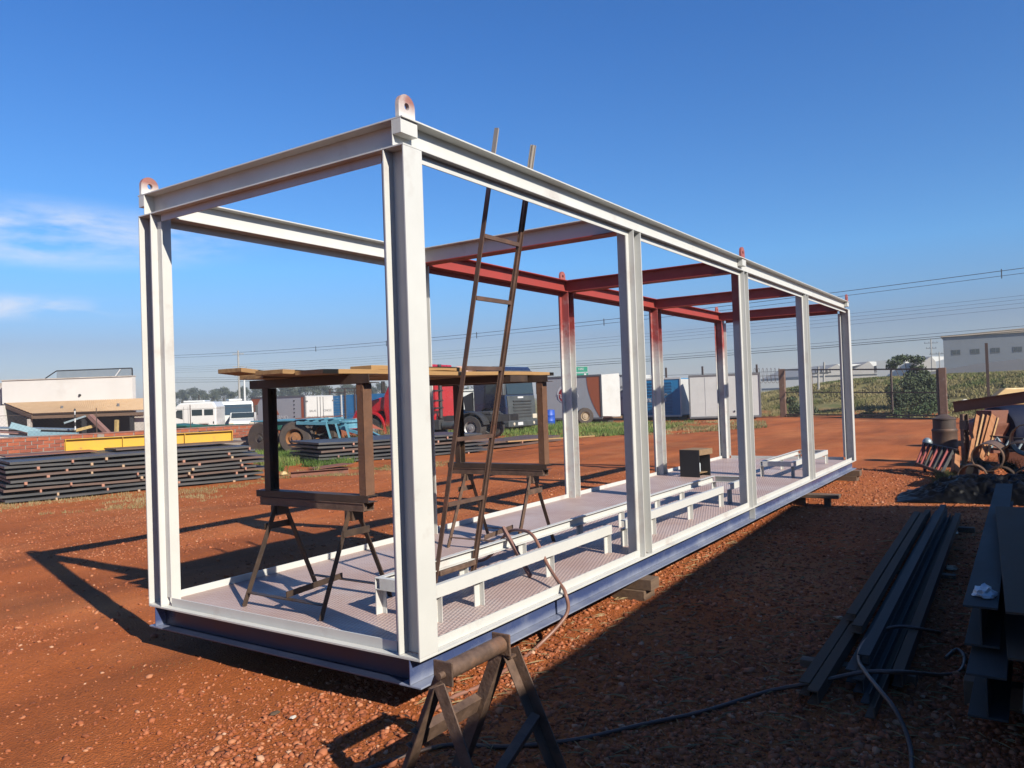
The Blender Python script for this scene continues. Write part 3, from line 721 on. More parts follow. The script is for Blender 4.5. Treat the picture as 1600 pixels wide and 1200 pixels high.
# crumpled cloth on the planks
def blob(cx, cy, cz, rx, ry, rz, seed, amp=.35, sub=3, half=True):
    bm = bmesh.new(); bmesh.ops.create_icosphere(bm, subdivisions=sub, radius=1); g = np.random.default_rng(seed)
    co = np.array([v.co for v in bm.verts]); n_ = vnoise(co[:, 0]*1.0+co[:, 2]*.7, co[:, 1]*1.0-co[:, 2]*.5, .35, seed)+.6*vnoise(co[:, 0]+co[:, 2], co[:, 1]-co[:, 2], .16, seed+1)
    co = co*(1+amp*n_[:, None])*np.array([rx, ry, rz])
    if half: co[:, 2] = np.maximum(co[:, 2], -.12*rz)
    vs = [(c[0]+cx, c[1]+cy, c[2]+cz) for c in co]; fs = [tuple(v.index for v in f.verts) for f in bm.faces]; bm.free()
    return MB().add(vs, fs)
solo('crumpled_cloth', blob(2.28, 1.42, zp+.045, .17, .09, .05, 21, .7), 'cloth_pink', 'crumpled pinkish cloth lying on the planks behind the ladder', 'cloth', smooth=True)

# ladder leaning on the near top beam
LD = thing('ladder', 'rusty brown steel ladder leaning inside the module on the near top beam', 'ladder', (1.3, .82, ZB+.006))
def lp(t, u): return Vector((u, .80+(.135-.80)*t, ZB+.006+(3.42-ZB-.006)*t))
defm('ladder_steel', (.125, .072, .052), (.18, .10, .07), 9, .6, metal=.25, bump=.1, c3=(.30, .12, .075), s3=3, t3=(.58, .75))
zfade(MT['ladder_steel'], (.46, .41, .36), 2.55, 2.75, wob=.1, wscale=14)
for u in (1.09, 1.525):
    part('rail', MB().angle(lp(0, u), lp(1, u), .030, .032, .005, (0, 1, 0), 1 if u < 1.3 else -1, 1).bar(lp(0, u), lp(1, u), .020, .010, (0, 1, 0)), 'ladder_steel', LD, world=True)
for t in (.045, .20, .345, .50, .65, .78):
    a, b = lp(t, 1.10), lp(t, 1.515)
    if t < .1: part('rung', MB().bar(a, b, .05, .035, ZV), 'brown_steel', LD, world=True, bev=.006, label='thick bottom rung')
    else: part('rung', MB().bar(a, b, .018, .028, ZV), 'ladder_steel', LD, world=True)
# loose pink primed rod leaning on the skid
solo('loose_rod', MB().bar((1.98, .82, .64), (1.78, .45, .335), .022, .03, ZV), 'pink_rust', 'thin pinkish steel strip leaning across the skid behind the ladder', 'steel strip')

# wooden step stool with black sides
ST = thing('step_stool', 'box stool with wood top and black steel sides on the deck', 'stool', (8.73, 1.76, ZB+.006), R(-8))
part('side_plate', MB().box(-.215, -.205, -.17, .17, 0, .42), 'stool_black', ST, bev=.002)
part('side_plate', MB().box(.13, .14, -.17, .17, .0, .33), 'stool_black', ST, bev=.002)
part('top', MB().box(-.204, .22, -.175, .175, .335, .425), 'stool_wood', ST, bev=.006)
part('shelf', MB().box(-.204, .129, -.12, .16, .05, .065), 'stool_wood', ST, bev=.002)
solo('paint_can', MB().lathe((8.70, 1.74, ZB+.073), (0, 0, 1), [(0, 0), (.052, 0), (.056, .01), (.056, .13), (.04, .15), (.02, .16), (0, .16)], 18), 'bag_white', 'small white can standing inside the box stool', 'can', smooth=True)

# ================================================================== HOSES
def spline(pts, k=8):
    pts = [Vector(p) for p in pts]; out = []
    for i in range(len(pts)-1):
        p0, p1, p2, p3 = pts[max(i-1, 0)], pts[i], pts[i+1], pts[min(i+2, len(pts)-1)]
        for j in range(k):
            t = j/k
            out.append(.5*((2*p1)+(p2-p0)*t+(2*p0-5*p1+4*p2-p3)*t*t+(3*p1-p0-3*p2+p3)*t**3))
    out.append(pts[-1]); return out
def gp(x, y, dz=.012):
    p = G(x, y, 0); p.z = float(ter(p.x, p.y))+dz; return p
# pale red hose: from the trestle over the skid, over the base beam and along the ground under the near sawhorse
h1 = [(1.95, 1.45, .345), (2.02, 1.05, .36), (2.02, .82, .585), (1.93, .62, .64), (1.83, .44, .62), (1.72, .26, .45), (1.58, .10, .385), (1.48, -.02, .33), (1.45, -.035, .19)]
h1 = [Vector(p) for p in h1]+[gp(838, 1020), gp(805, 1043), gp(775, 1062), gp(745, 1078), gp(705, 1095), gp(660, 1130), gp(640, 1190)]
solo('air_hose', MB().tube(spline(h1), .0125, 10), 'hose_rubber', 'pale red hose draped over the skid and base beam down to the ground', 'hose', smooth=True)
ZS = .09
def gz(x, y, z): return G(x, y, z)
h2 = [gp(560, 1210), gp(690, 1168), gp(790, 1172), gp(900, 1163), gp(1000, 1140), gp(1100, 1115), gp(1200, 1085), gz(1275, 1066, .08), gz(1345, 1051, .14), gz(1410, 1050, .15), gp(1470, 1056), gp(1500, 1050), gp(1507, 1030), gp(1495, 1018), gp(1478, 1030)]
solo('ground_hose', MB().tube(spline(h2), .011, 10), 'dark_hose', 'dull brown hose running along the shaded ground and over the steel bars', 'hose', smooth=True)
h3 = [gp(1468, 992), gz(1440, 983, .12), gz(1405, 979, .14), gz(1370, 988, .14), gz(1348, 1008, .14), gz(1342, 1030, .14), gz(1352, 1050, .155), gz(1372, 1075, .15), gz(1396, 1105, .13), gz(1414, 1140, .06), gp(1424, 1180), gp(1425, 1230)]
solo('ground_hose', MB().tube(spline(h3), .011, 10), 'dark_hose', 'dull brown hose looped over the steel bars and curving towards the camera', 'hose', smooth=True)

# ================================================================== NEAR SAWHORSE (roller stand)
SH = thing('roller_stand', 'worn steel sawhorse with a pipe roller on top, closest to the camera', 'sawhorse', (-.51, -.74, 0))
uL, uR, zR = -.20, .20, .60
part('roller', MB().cyl((uL+.012, 0, zR), (uR-.012, 0, zR), .036, n=28), 'brown_steel', SH, smooth=True)
for u in (uL, uR):
    part('end_plate', MB().box(u-.005, u+.005, -.045, .05, zR-.05, zR+.045), 'brown_steel', SH, bev=.004)
part('axle', MB().cyl((uL-.035, 0, zR-.006), (uL-.0055, 0, zR-.006), .014, n=16), 'brown_steel', SH, smooth=True)
part('axle', MB().cyl((uR+.0055, 0, zR-.006), (uR+.035, 0, zR-.006), .014, n=16), 'brown_steel', SH, smooth=True)
for u, s in ((uL-.03, -1), (uR+.03, 1)):
    for sv in (-1, 1):
        top = Vector((u, .022*sv, zR-.03)); bot = Vector((u+.01*s, .29*sv, -.02))
        part('leg', MB().angle(bot, top, .060, .055, .006, (0, sv, .3), s, -1), 'brown_steel', SH, bev=.001)
    part('saddle', MB().box(u-.02 if s < 0 else u-.024, u+.024 if s < 0 else u+.02, -.04, .04, zR-.062, zR-.052), 'brown_steel', SH)
part('brace', MB().channel((uL-.03, .155, .315), (uR+.03, .155, .315), .075, .04, .006, (0, -.45, 1), 1), 'brown_steel', SH, bev=.001)
part('brace', MB().angle((uL-.03, -.20, .19), (uR+.03, -.14, .30), .04, .04, .005, (0, -.3, 1), 1, 1), 'brown_steel', SH, bev=.001)

# ================================================================== STEEL LYING ON THE RIGHT
words = ['leftmost', 'second', 'third', 'fourth', 'fifth', 'sixth', 'seventh', 'rightmost']
bars = [(-1.64, 1.15, 7.35, .045, 'c'), (-1.705, 1.05, 7.60, .05, 'c'), (-1.765, 2.0, 7.72, .05, 'a'), (-1.815, 1.45, 7.55, .06, 'c'), (-1.875, 1.32, 7.72, .10, 'c'), (-1.93, 1.18, 7.5, .05, 'a'), (-1.98, 1.0, 7.62, .06, 'a'), (-2.035, 1.5, 7.45, .04, 'c')]
for i, (v, a, b, h, k) in enumerate(bars):
    mb = MB(); z = .05
    if k == 'c': mb.channel((a, v, z+.035), (b, v+.13, z+.035), .07, .056, .006, (0, 0, 1), 1).bar((a, v, z+.068), (b, v+.13, z+.068), .056, .006, ZV)
    else: mb.angle((a, v, z+.028), (b, v+.13, z+.028), .048, .055, .006, ZV, 1, -1)
    solo('steel_bar', mb, 'mill_steel' if i in (3, 4, 5) else 'mill_brown', f'{words[i]} dark steel bar in the bottom layer of the bundle lying in the shade', 'steel bar', 'dark steel bars lying side by side in the shade', bev=.001)
for i, (v, a, b, l) in enumerate([(-1.655, 2.35, 7.0, 'brown steel channel lying on top at the left of the bundle'), (-1.735, 2.1, 6.9, 'short dark channel on top of the bundle, second from the left'), (-1.865, 1.55, 7.68, 'grey steel channel on top in the middle of the bundle')]):
    solo('steel_bar', MB().channel((a, v, .155), (b, v+.13, .155), .05, .062, .006, ZV, 1).bar((a, v, .178), (b, v+.13, .178), .062, .006, ZV), 'mill_steel' if i == 2 else 'mill_brown', l, 'steel bar', 'dark steel bars lying side by side in the shade', bev=.001)
for u in (1.75, 4.4, 6.9):
    solo('timber_bearer', MB().box(u-.04, u+.04, -2.10, -1.48, -.02, .048), 'old_wood', {1.75: 'timber bearer under the near ends of the dark steel bars', 4.4: 'timber bearer under the middle of the dark steel bars', 6.9: 'timber bearer under the far ends of the dark steel bars'}[u], 'timber', 'timber bearers under the dark bars', bev=.004)
def ibeam(v0, v1, a, b, z, d, bf, l, mt, flat=False):
    up = ZV if not flat else Vector((0, 1, 0))
    solo('steel_beam', MB().hbeam((a, v0, z), (b, v1, z), d, bf, .008, .011, up), mt, l, 'steel beam', 'heavy steel beams stacked at the right edge', bev=.0015)
ibeam(-2.44, -2.40, 1.38, 6.8, .455, .20, .15, 'grey steel beam with a white rag on it, top of the right stack', 'mill_steel')
ibeam(-2.66, -2.50, 1.12, 4.6, .50, .22, .21, 'brown steel beam on top of the stack at the right edge', 'mill_brown')
ibeam(-2.47, -2.47, 1.05, 6.2, .225, .20, .16, 'grey steel beam in the lower layer under the white rag', 'mill_steel')
ibeam(-2.53, -2.56, .50, 5.0, .018+.10, .18, .12, 'lowest brown steel beam whose near end sticks out at the bottom right', 'mill_brown') if False else None
ibeam(-2.70, -2.74, .55, 5.6, .245, .24, .17, 'lower brown steel beam sticking out towards the camera at the right edge', 'mill_brown')
ibeam(-2.95, -2.98, .8, 6.0, .45, .22, .20, 'dark steel beam at the far right of the stack', 'mill_brown')
for u in (1.6, 3.2, 4.9):
    solo('timber_bearer', MB().box(u-.05, u+.05, -3.08, -2.34, -.02, .122), 'old_wood', {1.6: 'timber bearer under the near end of the heavy beams', 3.2: 'timber bearer under the middle of the heavy beams', 4.9: 'timber bearer under the far end of the heavy beams'}[u], 'timber', 'timber bearers under the heavy beams', bev=.004)
for u in (1.9, 4.3):
    solo('timber_bearer', MB().box(u-.04, u+.04, -3.08, -2.78, .326, .3385) if False else MB().box(u-.04, u+.04, -3.08, -2.86, .12, .338), 'old_wood', 'timber packer under the dark beam at the far right, ' + ('near end' if u < 3 else 'far end'), 'timber', bev=.004)
solo('plastic_bag', blob(1.62, -2.45, .562, .085, .05, .042, 31, .6), 'bag_white', 'crumpled white plastic bag lying on the grey beam', 'bag', smooth=True)
# black tarpaulin
n1, n2 = 130, 90; Vt = []; Ft = []
for i in range(n1):
    for j in range(n2):
        a, b = i/(n1-1), j/(n2-1); u = 8.75+(1-b)*0; 
        x = -1.02-1.75*a; y = 8.95+1.5*b+.25*a
        h = math.sin(math.pi*min(1, b*1.05))**.7*(math.sin(math.pi*min(1, a*.62+.02))**1.1)*.30
        k_ = min(1, h*9); rd = lambda q: .25-abs(q)
        h += .10*vnoise(x, y, .34, 3)*k_+.16*rd(vnoise(x+y*.5, y-x*.4, .20, 4))*k_+.09*rd(vnoise(x-y*.6, y+x*.3, .085, 5))*k_+.03*vnoise(x, y, .04, 6)*k_
        Vt.append((y+.07*vnoise(x, y, .3, 9), x+.07*vnoise(x, y, .3, 8), float(ter(y, x))+.012+max(0, h)))
for i in range(n1-1):
    for j in range(n2-1): Ft.append((i*n2+j, i*n2+j+1, (i+1)*n2+j+1, (i+1)*n2+j))
o = put('tarpaulin', fastmesh('tarpaulin', np.array(Vt)-np.array([9.7, -1.9, 0]), Ft, True), 'tarp_black'); o.location = (9.7, -1.9, 0)
tag(o, 'crumpled black plastic tarpaulin heaped on the ground before the pipes', 'tarpaulin')
# scraps on the shaded ground
for (x, y, sx, l, mt) in [(1492, 834, .05, 'pale stone lying right of the dark steel bars', 'litter_white'), (1486, 893, .07, 'flat grey offcut of board between the bars and the beams', 'spacer_wood'), (1312, 966, .035, 'dull torn scrap on the ground left of the dark bars', 'spacer_wood'), (458, 1126, .022, 'small white cap lying on the sunlit stones at the near end', 'litter_white'), (430, 1119, .03, 'flat dark metal scrap beside the small white cap', 'mill_brown'), (748, 905, .01, '', '')]:
    if not l: continue
    p = gp(x, y, .012); solo('litter', blob(p.x, p.y, p.z, sx, sx*.7, sx*.35, int(x), .6, 2), mt, l, 'litter')

# ================================================================== WORKSHOP BEHIND THE CAMERA (its shade lies on the right)
SHD = thing('workshop', 'dark sheet metal workshop standing behind the camera and shading the yard', 'workshop', (-8, -11.093, 0), R(2.8))
part('wall', MB().box(-10, 14.6, 4.9, 5.0-.02, 0, 3.55), 'shed_steel', SHD)
part('wall', MB().box(-10, 14.6, -4.9, -4.8, 0, 3.55), 'shed_steel', SHD)
part('gable', MB().prism([(-4.8, 0), (4.88, 0), (4.88, 3.55), (0, 4.9), (-4.8, 3.55)], 14.4, 14.5, lambda x, y, z: (y, x, z)), 'shed_steel', SHD)
part('roof', MB().prism([(-5.2, 3.52), (0, 4.95), (5.02, 3.56), (5.02, 3.62), (0, 5.02), (-5.2, 3.58)], -10.2, 14.92, lambda x, y, z: (y, x, z)), 'shed_steel', SHD)
# ================================================================== STACKED PLATES
ordw = ['bottom', 'second', 'third', 'fourth', 'fifth', 'sixth', 'seventh', 'eighth', 'ninth', 'tenth']
def plate_stack(A, B, depth, n, h, where, grp, mt, sp_every, seed, brown=(), jag=.05, spm=('spacer_wood', 'spacer_pink')):
    """plates lying between A and B (front edge), going back by depth; thin timber spacers show between them"""
    g = random.Random(seed); A, B = Vector(A), Vector(B); d = (B-A); L = d.length; d.normalize(); nrm = Vector((-d.y, d.x, 0))
    if nrm.dot(FWD) < 0: nrm = -nrm
    pitch = h/n; th = pitch*.50; rz = math.atan2(d.y, d.x)
    for i in range(n):
        z = .03+pitch*i; off = g.uniform(-jag, jag); a = -g.uniform(0, jag*2); b = L+g.uniform(-jag*3, jag*3)
        mid = (A+B)/2; mb = MB(); K = 12; vs = []; ph = g.uniform(0, 6)
        for k in range(K+1):
            t = a+(b-a)*k/K; zz = z+pitch*.10*math.sin(t*1.7+ph)
            for (y, q) in ((off, 0), (depth+off, 0), (depth+off, th), (off, th)):
                p = A+d*t+nrm*y; vs.append((p.x, p.y, zz+q))
        fs = [(0, 1, 2, 3), (K*4+3, K*4+2, K*4+1, K*4)]
        for k in range(K):
            for q in range(4): fs.append((k*4+q, k*4+(q+1) % 4, k*4+4+(q+1) % 4, k*4+4+q))
        mb.add(vs, fs)
        nm = 'top' if i == n-1 else ordw[i]
        solo('steel_plate', mb, 'plate_brown' if i in brown else mt, f'dark steel plate, {nm} of the {where}', 'steel plate', grp, bev=0)
        for k in range(sp_every):
            t = L*(k+.5+g.uniform(-.38, .38))/sp_every; s = g.uniform(.028, .045)
            p = A+d*t+nrm*(off-.02); mb = MB()
            q0 = p; q1 = p+nrm*depth*.5
            mb.bar((q0.x, q0.y, z-pitch*.5*.5), (q1.x, q1.y, z-pitch*.5*.5), s*1.2, pitch-th+.012, ZV)
            solo('spacer', mb, g.choice(spm), f'{ordinal(k, sp_every).replace(" from the left", "")} short timber spacer under the {nm} plate of the {where}' if sp_every > 1 else f'short timber spacer under the {nm} plate of the {where}', 'spacer', 'timber spacers in the '+where, bev=0)
PA, PB = G(18, 787), G(412, 748)
plate_stack(PA, PB, 2.2, 9, .79, 'long left plate stack', 'steel plates stacked on the left', 'plate_steel', 4, 3, brown=(2, 5), jag=.10)
# brown plates and the yellow girder lying on that stack
d = (PB-PA).normalized(); nrm = Vector((-d.y, d.x, 0)); L = (PB-PA).length; nrm = nrm if nrm.dot(FWD) > 0 else -nrm
def on(t, y, z): p = PA+d*t+nrm*y; return (p.x, p.y, z)
solo('steel_plate', MB().bar(on(L*.42, 1.5, .835), on(L*1.0, 1.5, .835), 1.1, .03, ZV), 'plate_brown', 'rust brown plate lying on top of the left stack under the yellow girder', 'steel plate')
solo('steel_plate', MB().bar(on(L*.02, 1.7, .825), on(L*.36, 1.7, .825), .9, .02, ZV), 'red_rust', 'red rusty sheet lying on the left end of the left stack', 'steel plate')
YG = thing('yellow_girder', 'yellow painted plate girder lying on the left stack before the brick wall', 'girder', (0, 0, 0))
y0, y1 = D(101, 706, 17.0), D(363, 690, 19.0); zt = .27
ya, yb = Vector(y0), Vector(y1); yd = (yb-ya).normalized()
h0 = .26
mb = MB(); mb.bar(ya+ZV*h0*.5, yb+ZV*h0*.5, .01, h0, ZV)
part('web', mb, 'yellow_paint', YG); part('top_flange', MB().bar(ya+ZV*(h0+.007), yb+ZV*(h0+.007), .16, .012, ZV), 'yellow_paint', YG)
part('bottom_flange', MB().bar(ya-ZV*.007, yb-ZV*.007, .16, .012, ZV), 'yellow_paint', YG)
for t in (.004, .32, .69, .996):
    p = ya+(yb-ya)*t; q = p+yd*.012
    part('stiffener', MB().bar(p+ZV*h0*.5, q+ZV*h0*.5, .15, h0-.002, ZV), 'yellow_paint', YG)
for t in (.1, .5, .9):
    p = ya+(yb-ya)*t; solo('timber_bearer', MB().box(p.x-.06, p.x+.06, p.y-.2, p.y+.2, min(.80, p.z-.03), p.z-.014), 'pink_rust', {.1: 'packer under the left end of the yellow girder', .5: 'packer under the middle of the yellow girder', .9: 'packer under the right end of the yellow girder'}[t], 'timber')
solo('steel_bracket', MB().prism([(0, 0), (.5, 0), (.5, .22), (.42, .25), (.12, .25), (0, .1)], 0, .12, lambda x, y, z: on(L*.83+x, 1.9+y, .852+z)), 'brown_steel', 'brown steel bracket lying at the right end of the left stack', 'bracket')
# middle stack
MA_, MB_ = G(590, 727), G(748, 708)
MA_ = G(503, 727); MB_ = G(760, 706)
plate_stack(MA_, MB_, 2.4, 6, .62, 'middle plate stack', 'steel plates stacked behind the trestles', 'plate_steel', 2, 5, brown=(3,), spm=('spacer_pink', 'pink_rust'))
RA, RB = G(752, 704), G(878, 690)
plate_stack(RA, RB, 1.6, 2, .26, 'low right plate pile', 'low pile of brown plates right of the middle stack', 'plate_brown', 1, 6)
solo('long_board', MB().bar(G(792, 690, .30), G(928, 681, .30), .14, .03, ZV), 'new_wood', 'pale yellow board lying on the low pile of brown plates', 'board')
solo('steel_channel', MB().channel(G(455, 742, .06), G(545, 735, .06), .13, .08, .01, ZV, -1), 'red_rust', 'rusty steel channel on the grass in front of the middle stack', 'channel')
solo('steel_sheet', MB().bar(G(490, 732, .05), G(545, 724, .08), .5, .015, ZV), 'red_rust', 'rusty sheet lying on the grass left of the middle stack', 'sheet')
solo('yellow_block', blob(*G(444, 741, .03), .10, .08, .07, 44, .3, 2), 'tarp_yellow', 'small yellow lump on the grass beside the rusty channel', 'block')

# ================================================================== BRICK WALL AND WHITE BUILDING
BWA, BWB = D(-60, 690, 21.0), D(205, 683, 24.5)
bd = Vector((BWB.x-BWA.x, BWB.y-BWA.y, 0)); bl = bd.length; brz = math.atan2(bd.y, bd.x)
BR = thing('brick_wall', 'low wall of raw orange bricks behind the left plate stack', 'wall', (BWA.x, BWA.y, 0), brz)
topz = 1.0
part('core', MB().box(0, bl+4.6, -.055, .055, 0, topz-.01), 'mortar', BR)
shared = {}
for mtn in ('brick_orange', 'brick_red'):
    shared[mtn] = MB().box(-.14, .14, -.07, .07, -.044, .044).mesh('brick'); 
nb = 0
for row in range(4):
    for k in range(34):
        x = .15+k*.305+(.15 if row % 2 else 0)
        if x > bl+4.3: continue
        mtn = 'brick_orange' if row < 1 or rng.random() < .35 else 'brick_red'
        o = put('brick', shared[mtn], mtn, BR); o.location = (x+rng.uniform(-.01, .01), rng.uniform(-.008, .008), topz-.06-row*.105); nb += 1
part('coping', MB().box(-.1, bl+4.6, -.085, .085, topz-.008, topz+.022), 'pink_rust', BR)
for x in (3.55,):
    part('pier', MB().box(x-.09, x+.09, -.10, .10, 0, topz-.02), 'concrete', BR)
# second run of the wall behind the girder
# white building with tiled lean-to
BD = 38.0
b0 = D(4, 650, BD)
WB = thing('white_building', 'white rendered building with a tan tiled lean-to roof on the left', 'building', (b0.x, b0.y, 0), FACE)
def bx(px, y=2.4): return ((px-800)*(BD+y)-(4-800)*BD)/FPX
def bz(py, px=100, y=2.4): return CAM[2]+(650-.036*px-py)*(BD+y)/FPX
wt, re, ev = bz(593.5), bz(629), bz(648, 100, 0)
part('wall', MB().box(bx(4), bx(208), 2.4, 2.75, 0, wt), 'wall_white', WB)
part('parapet', MB().box(bx(3.5), bx(208.5), 2.35, 2.8, wt, wt+.05), 'wall_dirty', WB)
part('side_wall', MB().box(bx(-130), bx(3.5), 3.0, 3.4, 0, wt-.08), 'wall_dirty', WB)
part('gate_pillar', MB().prism([(bx(-30, 1.9), 0), (bx(18, 1.9), 0), (bx(4, 1.9), re-.1), (bx(-30, 1.9), re-.1)], 1.9, 2.2), 'wall_white', WB)
# tiled roof: rounded tiles in courses, each course stepping over the one below
ncol = 74; rows = 10; seg = 4; vs = []; fs = []
w_ = ncol*seg+1
for r in range(rows):
    for e_ in (0, 1):
        t = (r+e_)/rows
        for c_ in range(w_):
            q = c_/(w_-1); xa = bx(6)+(bx(50, 0)-bx(6))*t; xb = bx(262)
            vs.append((xa+(xb-xa)*q, 2.4-2.4*t, re+(ev-re)*t+.045*abs(math.cos(c_/seg*math.pi))+(.035 if e_ else 0)))
for k in range(rows*2-1):
    for c_ in range(w_-1): fs.append((k*w_+c_, k*w_+c_+1, (k+1)*w_+c_+1, (k+1)*w_+c_))
part('tiled_roof', MB().add(vs, fs), 'roof_tile', WB)
part('fascia', MB().box(bx(50, 0), bx(262, 0), -.02, .06, ev-.20, ev-.05), 'old_wood', WB)
part('gable_board', MB().bar((bx(5), 2.38, re-.1), (bx(50, 0), 0, ev-.1), .05, .16, ZV), 'old_wood', WB)
part('gable_shade', MB().add([(bx(7), 2.33, 0), (bx(48, .1), .1, 0), (bx(48, .1), .1, ev-.2), (bx(7), 2.33, re-.2)], [(0, 1, 2, 3)]), 'inside_shade', WB)  # dark sheet painted as the shade below the roof end
part('inner_shade', MB().box(bx(51, 2.2), bx(209, 2.2), 2.2, 2.39, 0, ev), 'inside_shade', WB)  # dark layer before the white wall, painted as the lean-to's shade
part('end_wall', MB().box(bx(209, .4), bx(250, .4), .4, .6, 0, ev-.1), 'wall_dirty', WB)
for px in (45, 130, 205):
    part('post', MB().box(bx(px, .1)-.08, bx(px, .1)+.08, .08, .24, 0, ev-.2), 'inside_shade' if px > 50 else 'wall_dirty', WB)
part('vent', MB().cyl((bx(126), 2.32, bz(620)), (bx(126), 2.41, bz(620)), .06, n=12), 'print_black', WB)
part('roof_lamp', MB().cyl((bx(97, .9), .9, ev+.25), (bx(97, .9), .9, ev+.40), .06, n=10), 'print_grey', WB)
part('roof_lamp', MB().cyl((bx(185, .9), .9, ev+.26), (bx(185, .9), .9, ev+.42), .06, n=10), 'print_grey', WB)
# shade net on the roof
NT = thing('shade_net', 'grey shade net stretched on posts along the white building roof', 'net', (b0.x, b0.y, 0), FACE)
part('net', MB().add([(bx(90, 2.6), 2.6, wt+.05), (bx(207.5, 2.6), 2.6, wt+.05), (bx(207.5, 2.6), 2.6, bz(576.5, 207, 2.6)), (bx(90, 2.6), 2.6, bz(581, 90, 2.6))], [(0, 1, 2, 3)]), 'net_grey', NT)
NM = MT['net_grey'].node_tree; nb_ = NM.nodes['Principled BSDF']; nb_.inputs['Alpha'].default_value = .62
part('top_wire', MB().tube([(bx(72, 2.6), 2.6, wt+.06), (bx(90, 2.6), 2.6, bz(581, 90, 2.6)), (bx(207.5, 2.6), 2.6, bz(576.5, 207, 2.6))], .03, 6), 'print_black', NT)
part('post', MB().box(bx(206.8, 2.6), bx(208, 2.6), 2.62, 2.7, wt, bz(576.5, 207, 2.6)), 'print_black', NT)
part('strut', MB().bar((bx(181, 2.5), 2.5, wt), (bx(190, 2.5), 2.5, bz(578.5, 190, 2.5)), .05, .05, ZV), 'plate_white', NT)
# chain-link fence on the brick wall
CF = thing('mesh_fence', 'thin wire mesh fence standing on the brick wall', 'fence', (BWA.x, BWA.y, 0), brz)
mb = MB()
for k in range(48):
    x = k*.115
    for s in (1, -1): mb.bar((x, .03, topz+.02), (x+s*.62, .03, topz+.64), .002, .002, ZV)
o = part('wire_mesh', mb, 'gate_steel', CF); o['kind'] = 'stuff'
for x in (3.5, 6.5, 8.9): part('post', MB().cyl((x, .03, topz), (x, .03, topz+.78), .015, n=8), 'gate_steel', CF)
for z in (topz+.64,): part('wire', MB().cyl((0, .03, z), (bl+4.5, .03, z), .006, n=6), 'gate_steel', CF)
# scrap behind the wall
def scrap(name, a, b, da, db, w, h, mt, label, cat, grp=None):
    solo(name, MB().bar(D(*a, da), D(*b, db), w, h, ZV), mt, label, cat, grp)
scrap('scrap_sheet', (-20, 668), (118, 671), 27, 27.5, .9, .05, 'galv_sheet', 'grey metal sheet on the scrap heap behind the brick wall', 'sheet')
scrap('scrap_beam', (16, 664), (62, 676), 26, 26.5, .15, .2, 'blue_sheet', 'pale blue beam slanting on the scrap heap behind the wall', 'beam')
scrap('scrap_beam', (45, 678), (122, 680), 26, 26.2, .15, .17, 'blue_sheet', 'pale blue green beam lying level on the scrap heap', 'beam')
scrap('scrap_sheet', (-20, 680), (60, 684), 25.5, 25.6, .5, .04, 'galv_sheet', 'low grey sheet at the left end of the scrap heap', 'sheet')
scrap('scrap_sheet', (30, 686), (80, 683), 25.3, 25.5, .2, .08, 'pink_rust', 'rusty strip on the scrap heap just above the wall', 'strip')
scrap('scrap_sheet', (-20, 673), (40, 676), 26.5, 26.7, 1.2, .04, 'pink_rust', 'rusty brown sheet under the grey one on the heap', 'sheet')
scrap('scrap_pipe', (100, 661), (134, 650), 27, 27.3, .06, .06, 'galv_sheet', 'bent grey tube sticking up from the scrap heap', 'tube')
scrap('scrap_beam', (117, 673), (153, 664), 27.2, 27.4, .12, .1, 'post_yellow', 'long olive timber leaning behind the brick wall', 'timber')
scrap('scrap_beam', (141, 650), (170, 678), 27.3, 27, .16, .14, 'pink_rust', 'brownish plank leaning steeply behind the brick wall', 'plank')
scrap('short_post', (182, 681), (182.5, 656), 26.6, 26.6, .10, .1, 'post_yellow', 'short yellowish wooden post behind the brick wall', 'post')
SP = thing('striped_post', 'thin black and white striped post in front of the tiled roof', 'post', tuple(D(118, 684, 26.2)))
for k in range(7): part('band', MB().cyl((0, 0, k*.13), (0, 0, (k+1)*.13-.001), .022, n=10), 'plate_white' if k % 2 == 0 else 'print_black', SP)
part('cap', MB().cyl((0, 0, .91), (0, 0, .98), .04, .02, n=10), 'print_black', SP)

# ================================================================== VEHICLES
def wheel(parent, c, axis, r, w, rimm='rim_steel', tm='tyre_dark', rr=.56, dish=.08):
    a = Vector(axis).normalized(); c = Vector(c); k = w/2
    t = part('wheel', MB().lathe(c, a, [(r*rr, -k), (r*.9, -k), (r*.985, -k*.72), (r, -k*.35), (r, k*.35), (r*.985, k*.72), (r*.9, k), (r*rr, k)], 32), tm, parent, smooth=True)
    part('rim', MB().lathe(c, a, [(r*rr, -k), (r*rr*.98, -k*.3), (r*rr*.98, k), (r*rr*.9, k-dish*.2), (r*.36, k-dish), (r*.34, k-dish*.2), (r*.16, k-dish*.2), (r*.15, k), (0, k)], 28), rimm, t, smooth=True)
    return t
def sidepoly(parent, name, poly, y0, y1, mt, bev=0, label=None):
    return part(name, MB().prism(poly, y0, y1), mt, parent, bev=bev, label=label)

# --- red bonneted truck (forward = +x local)
def place(px, py, dep, heading): p = D(px, py, dep); return (p.x, p.y, 0), heading
LEFT = FACE+math.pi          # heading that points left across the view
TD = 33.5
p = D(606, 686, TD)
RT = thing('red_truck', 'red bonneted tractor truck facing left behind the middle plate stack', 'truck', (p.x, p.y, 0), R(99))
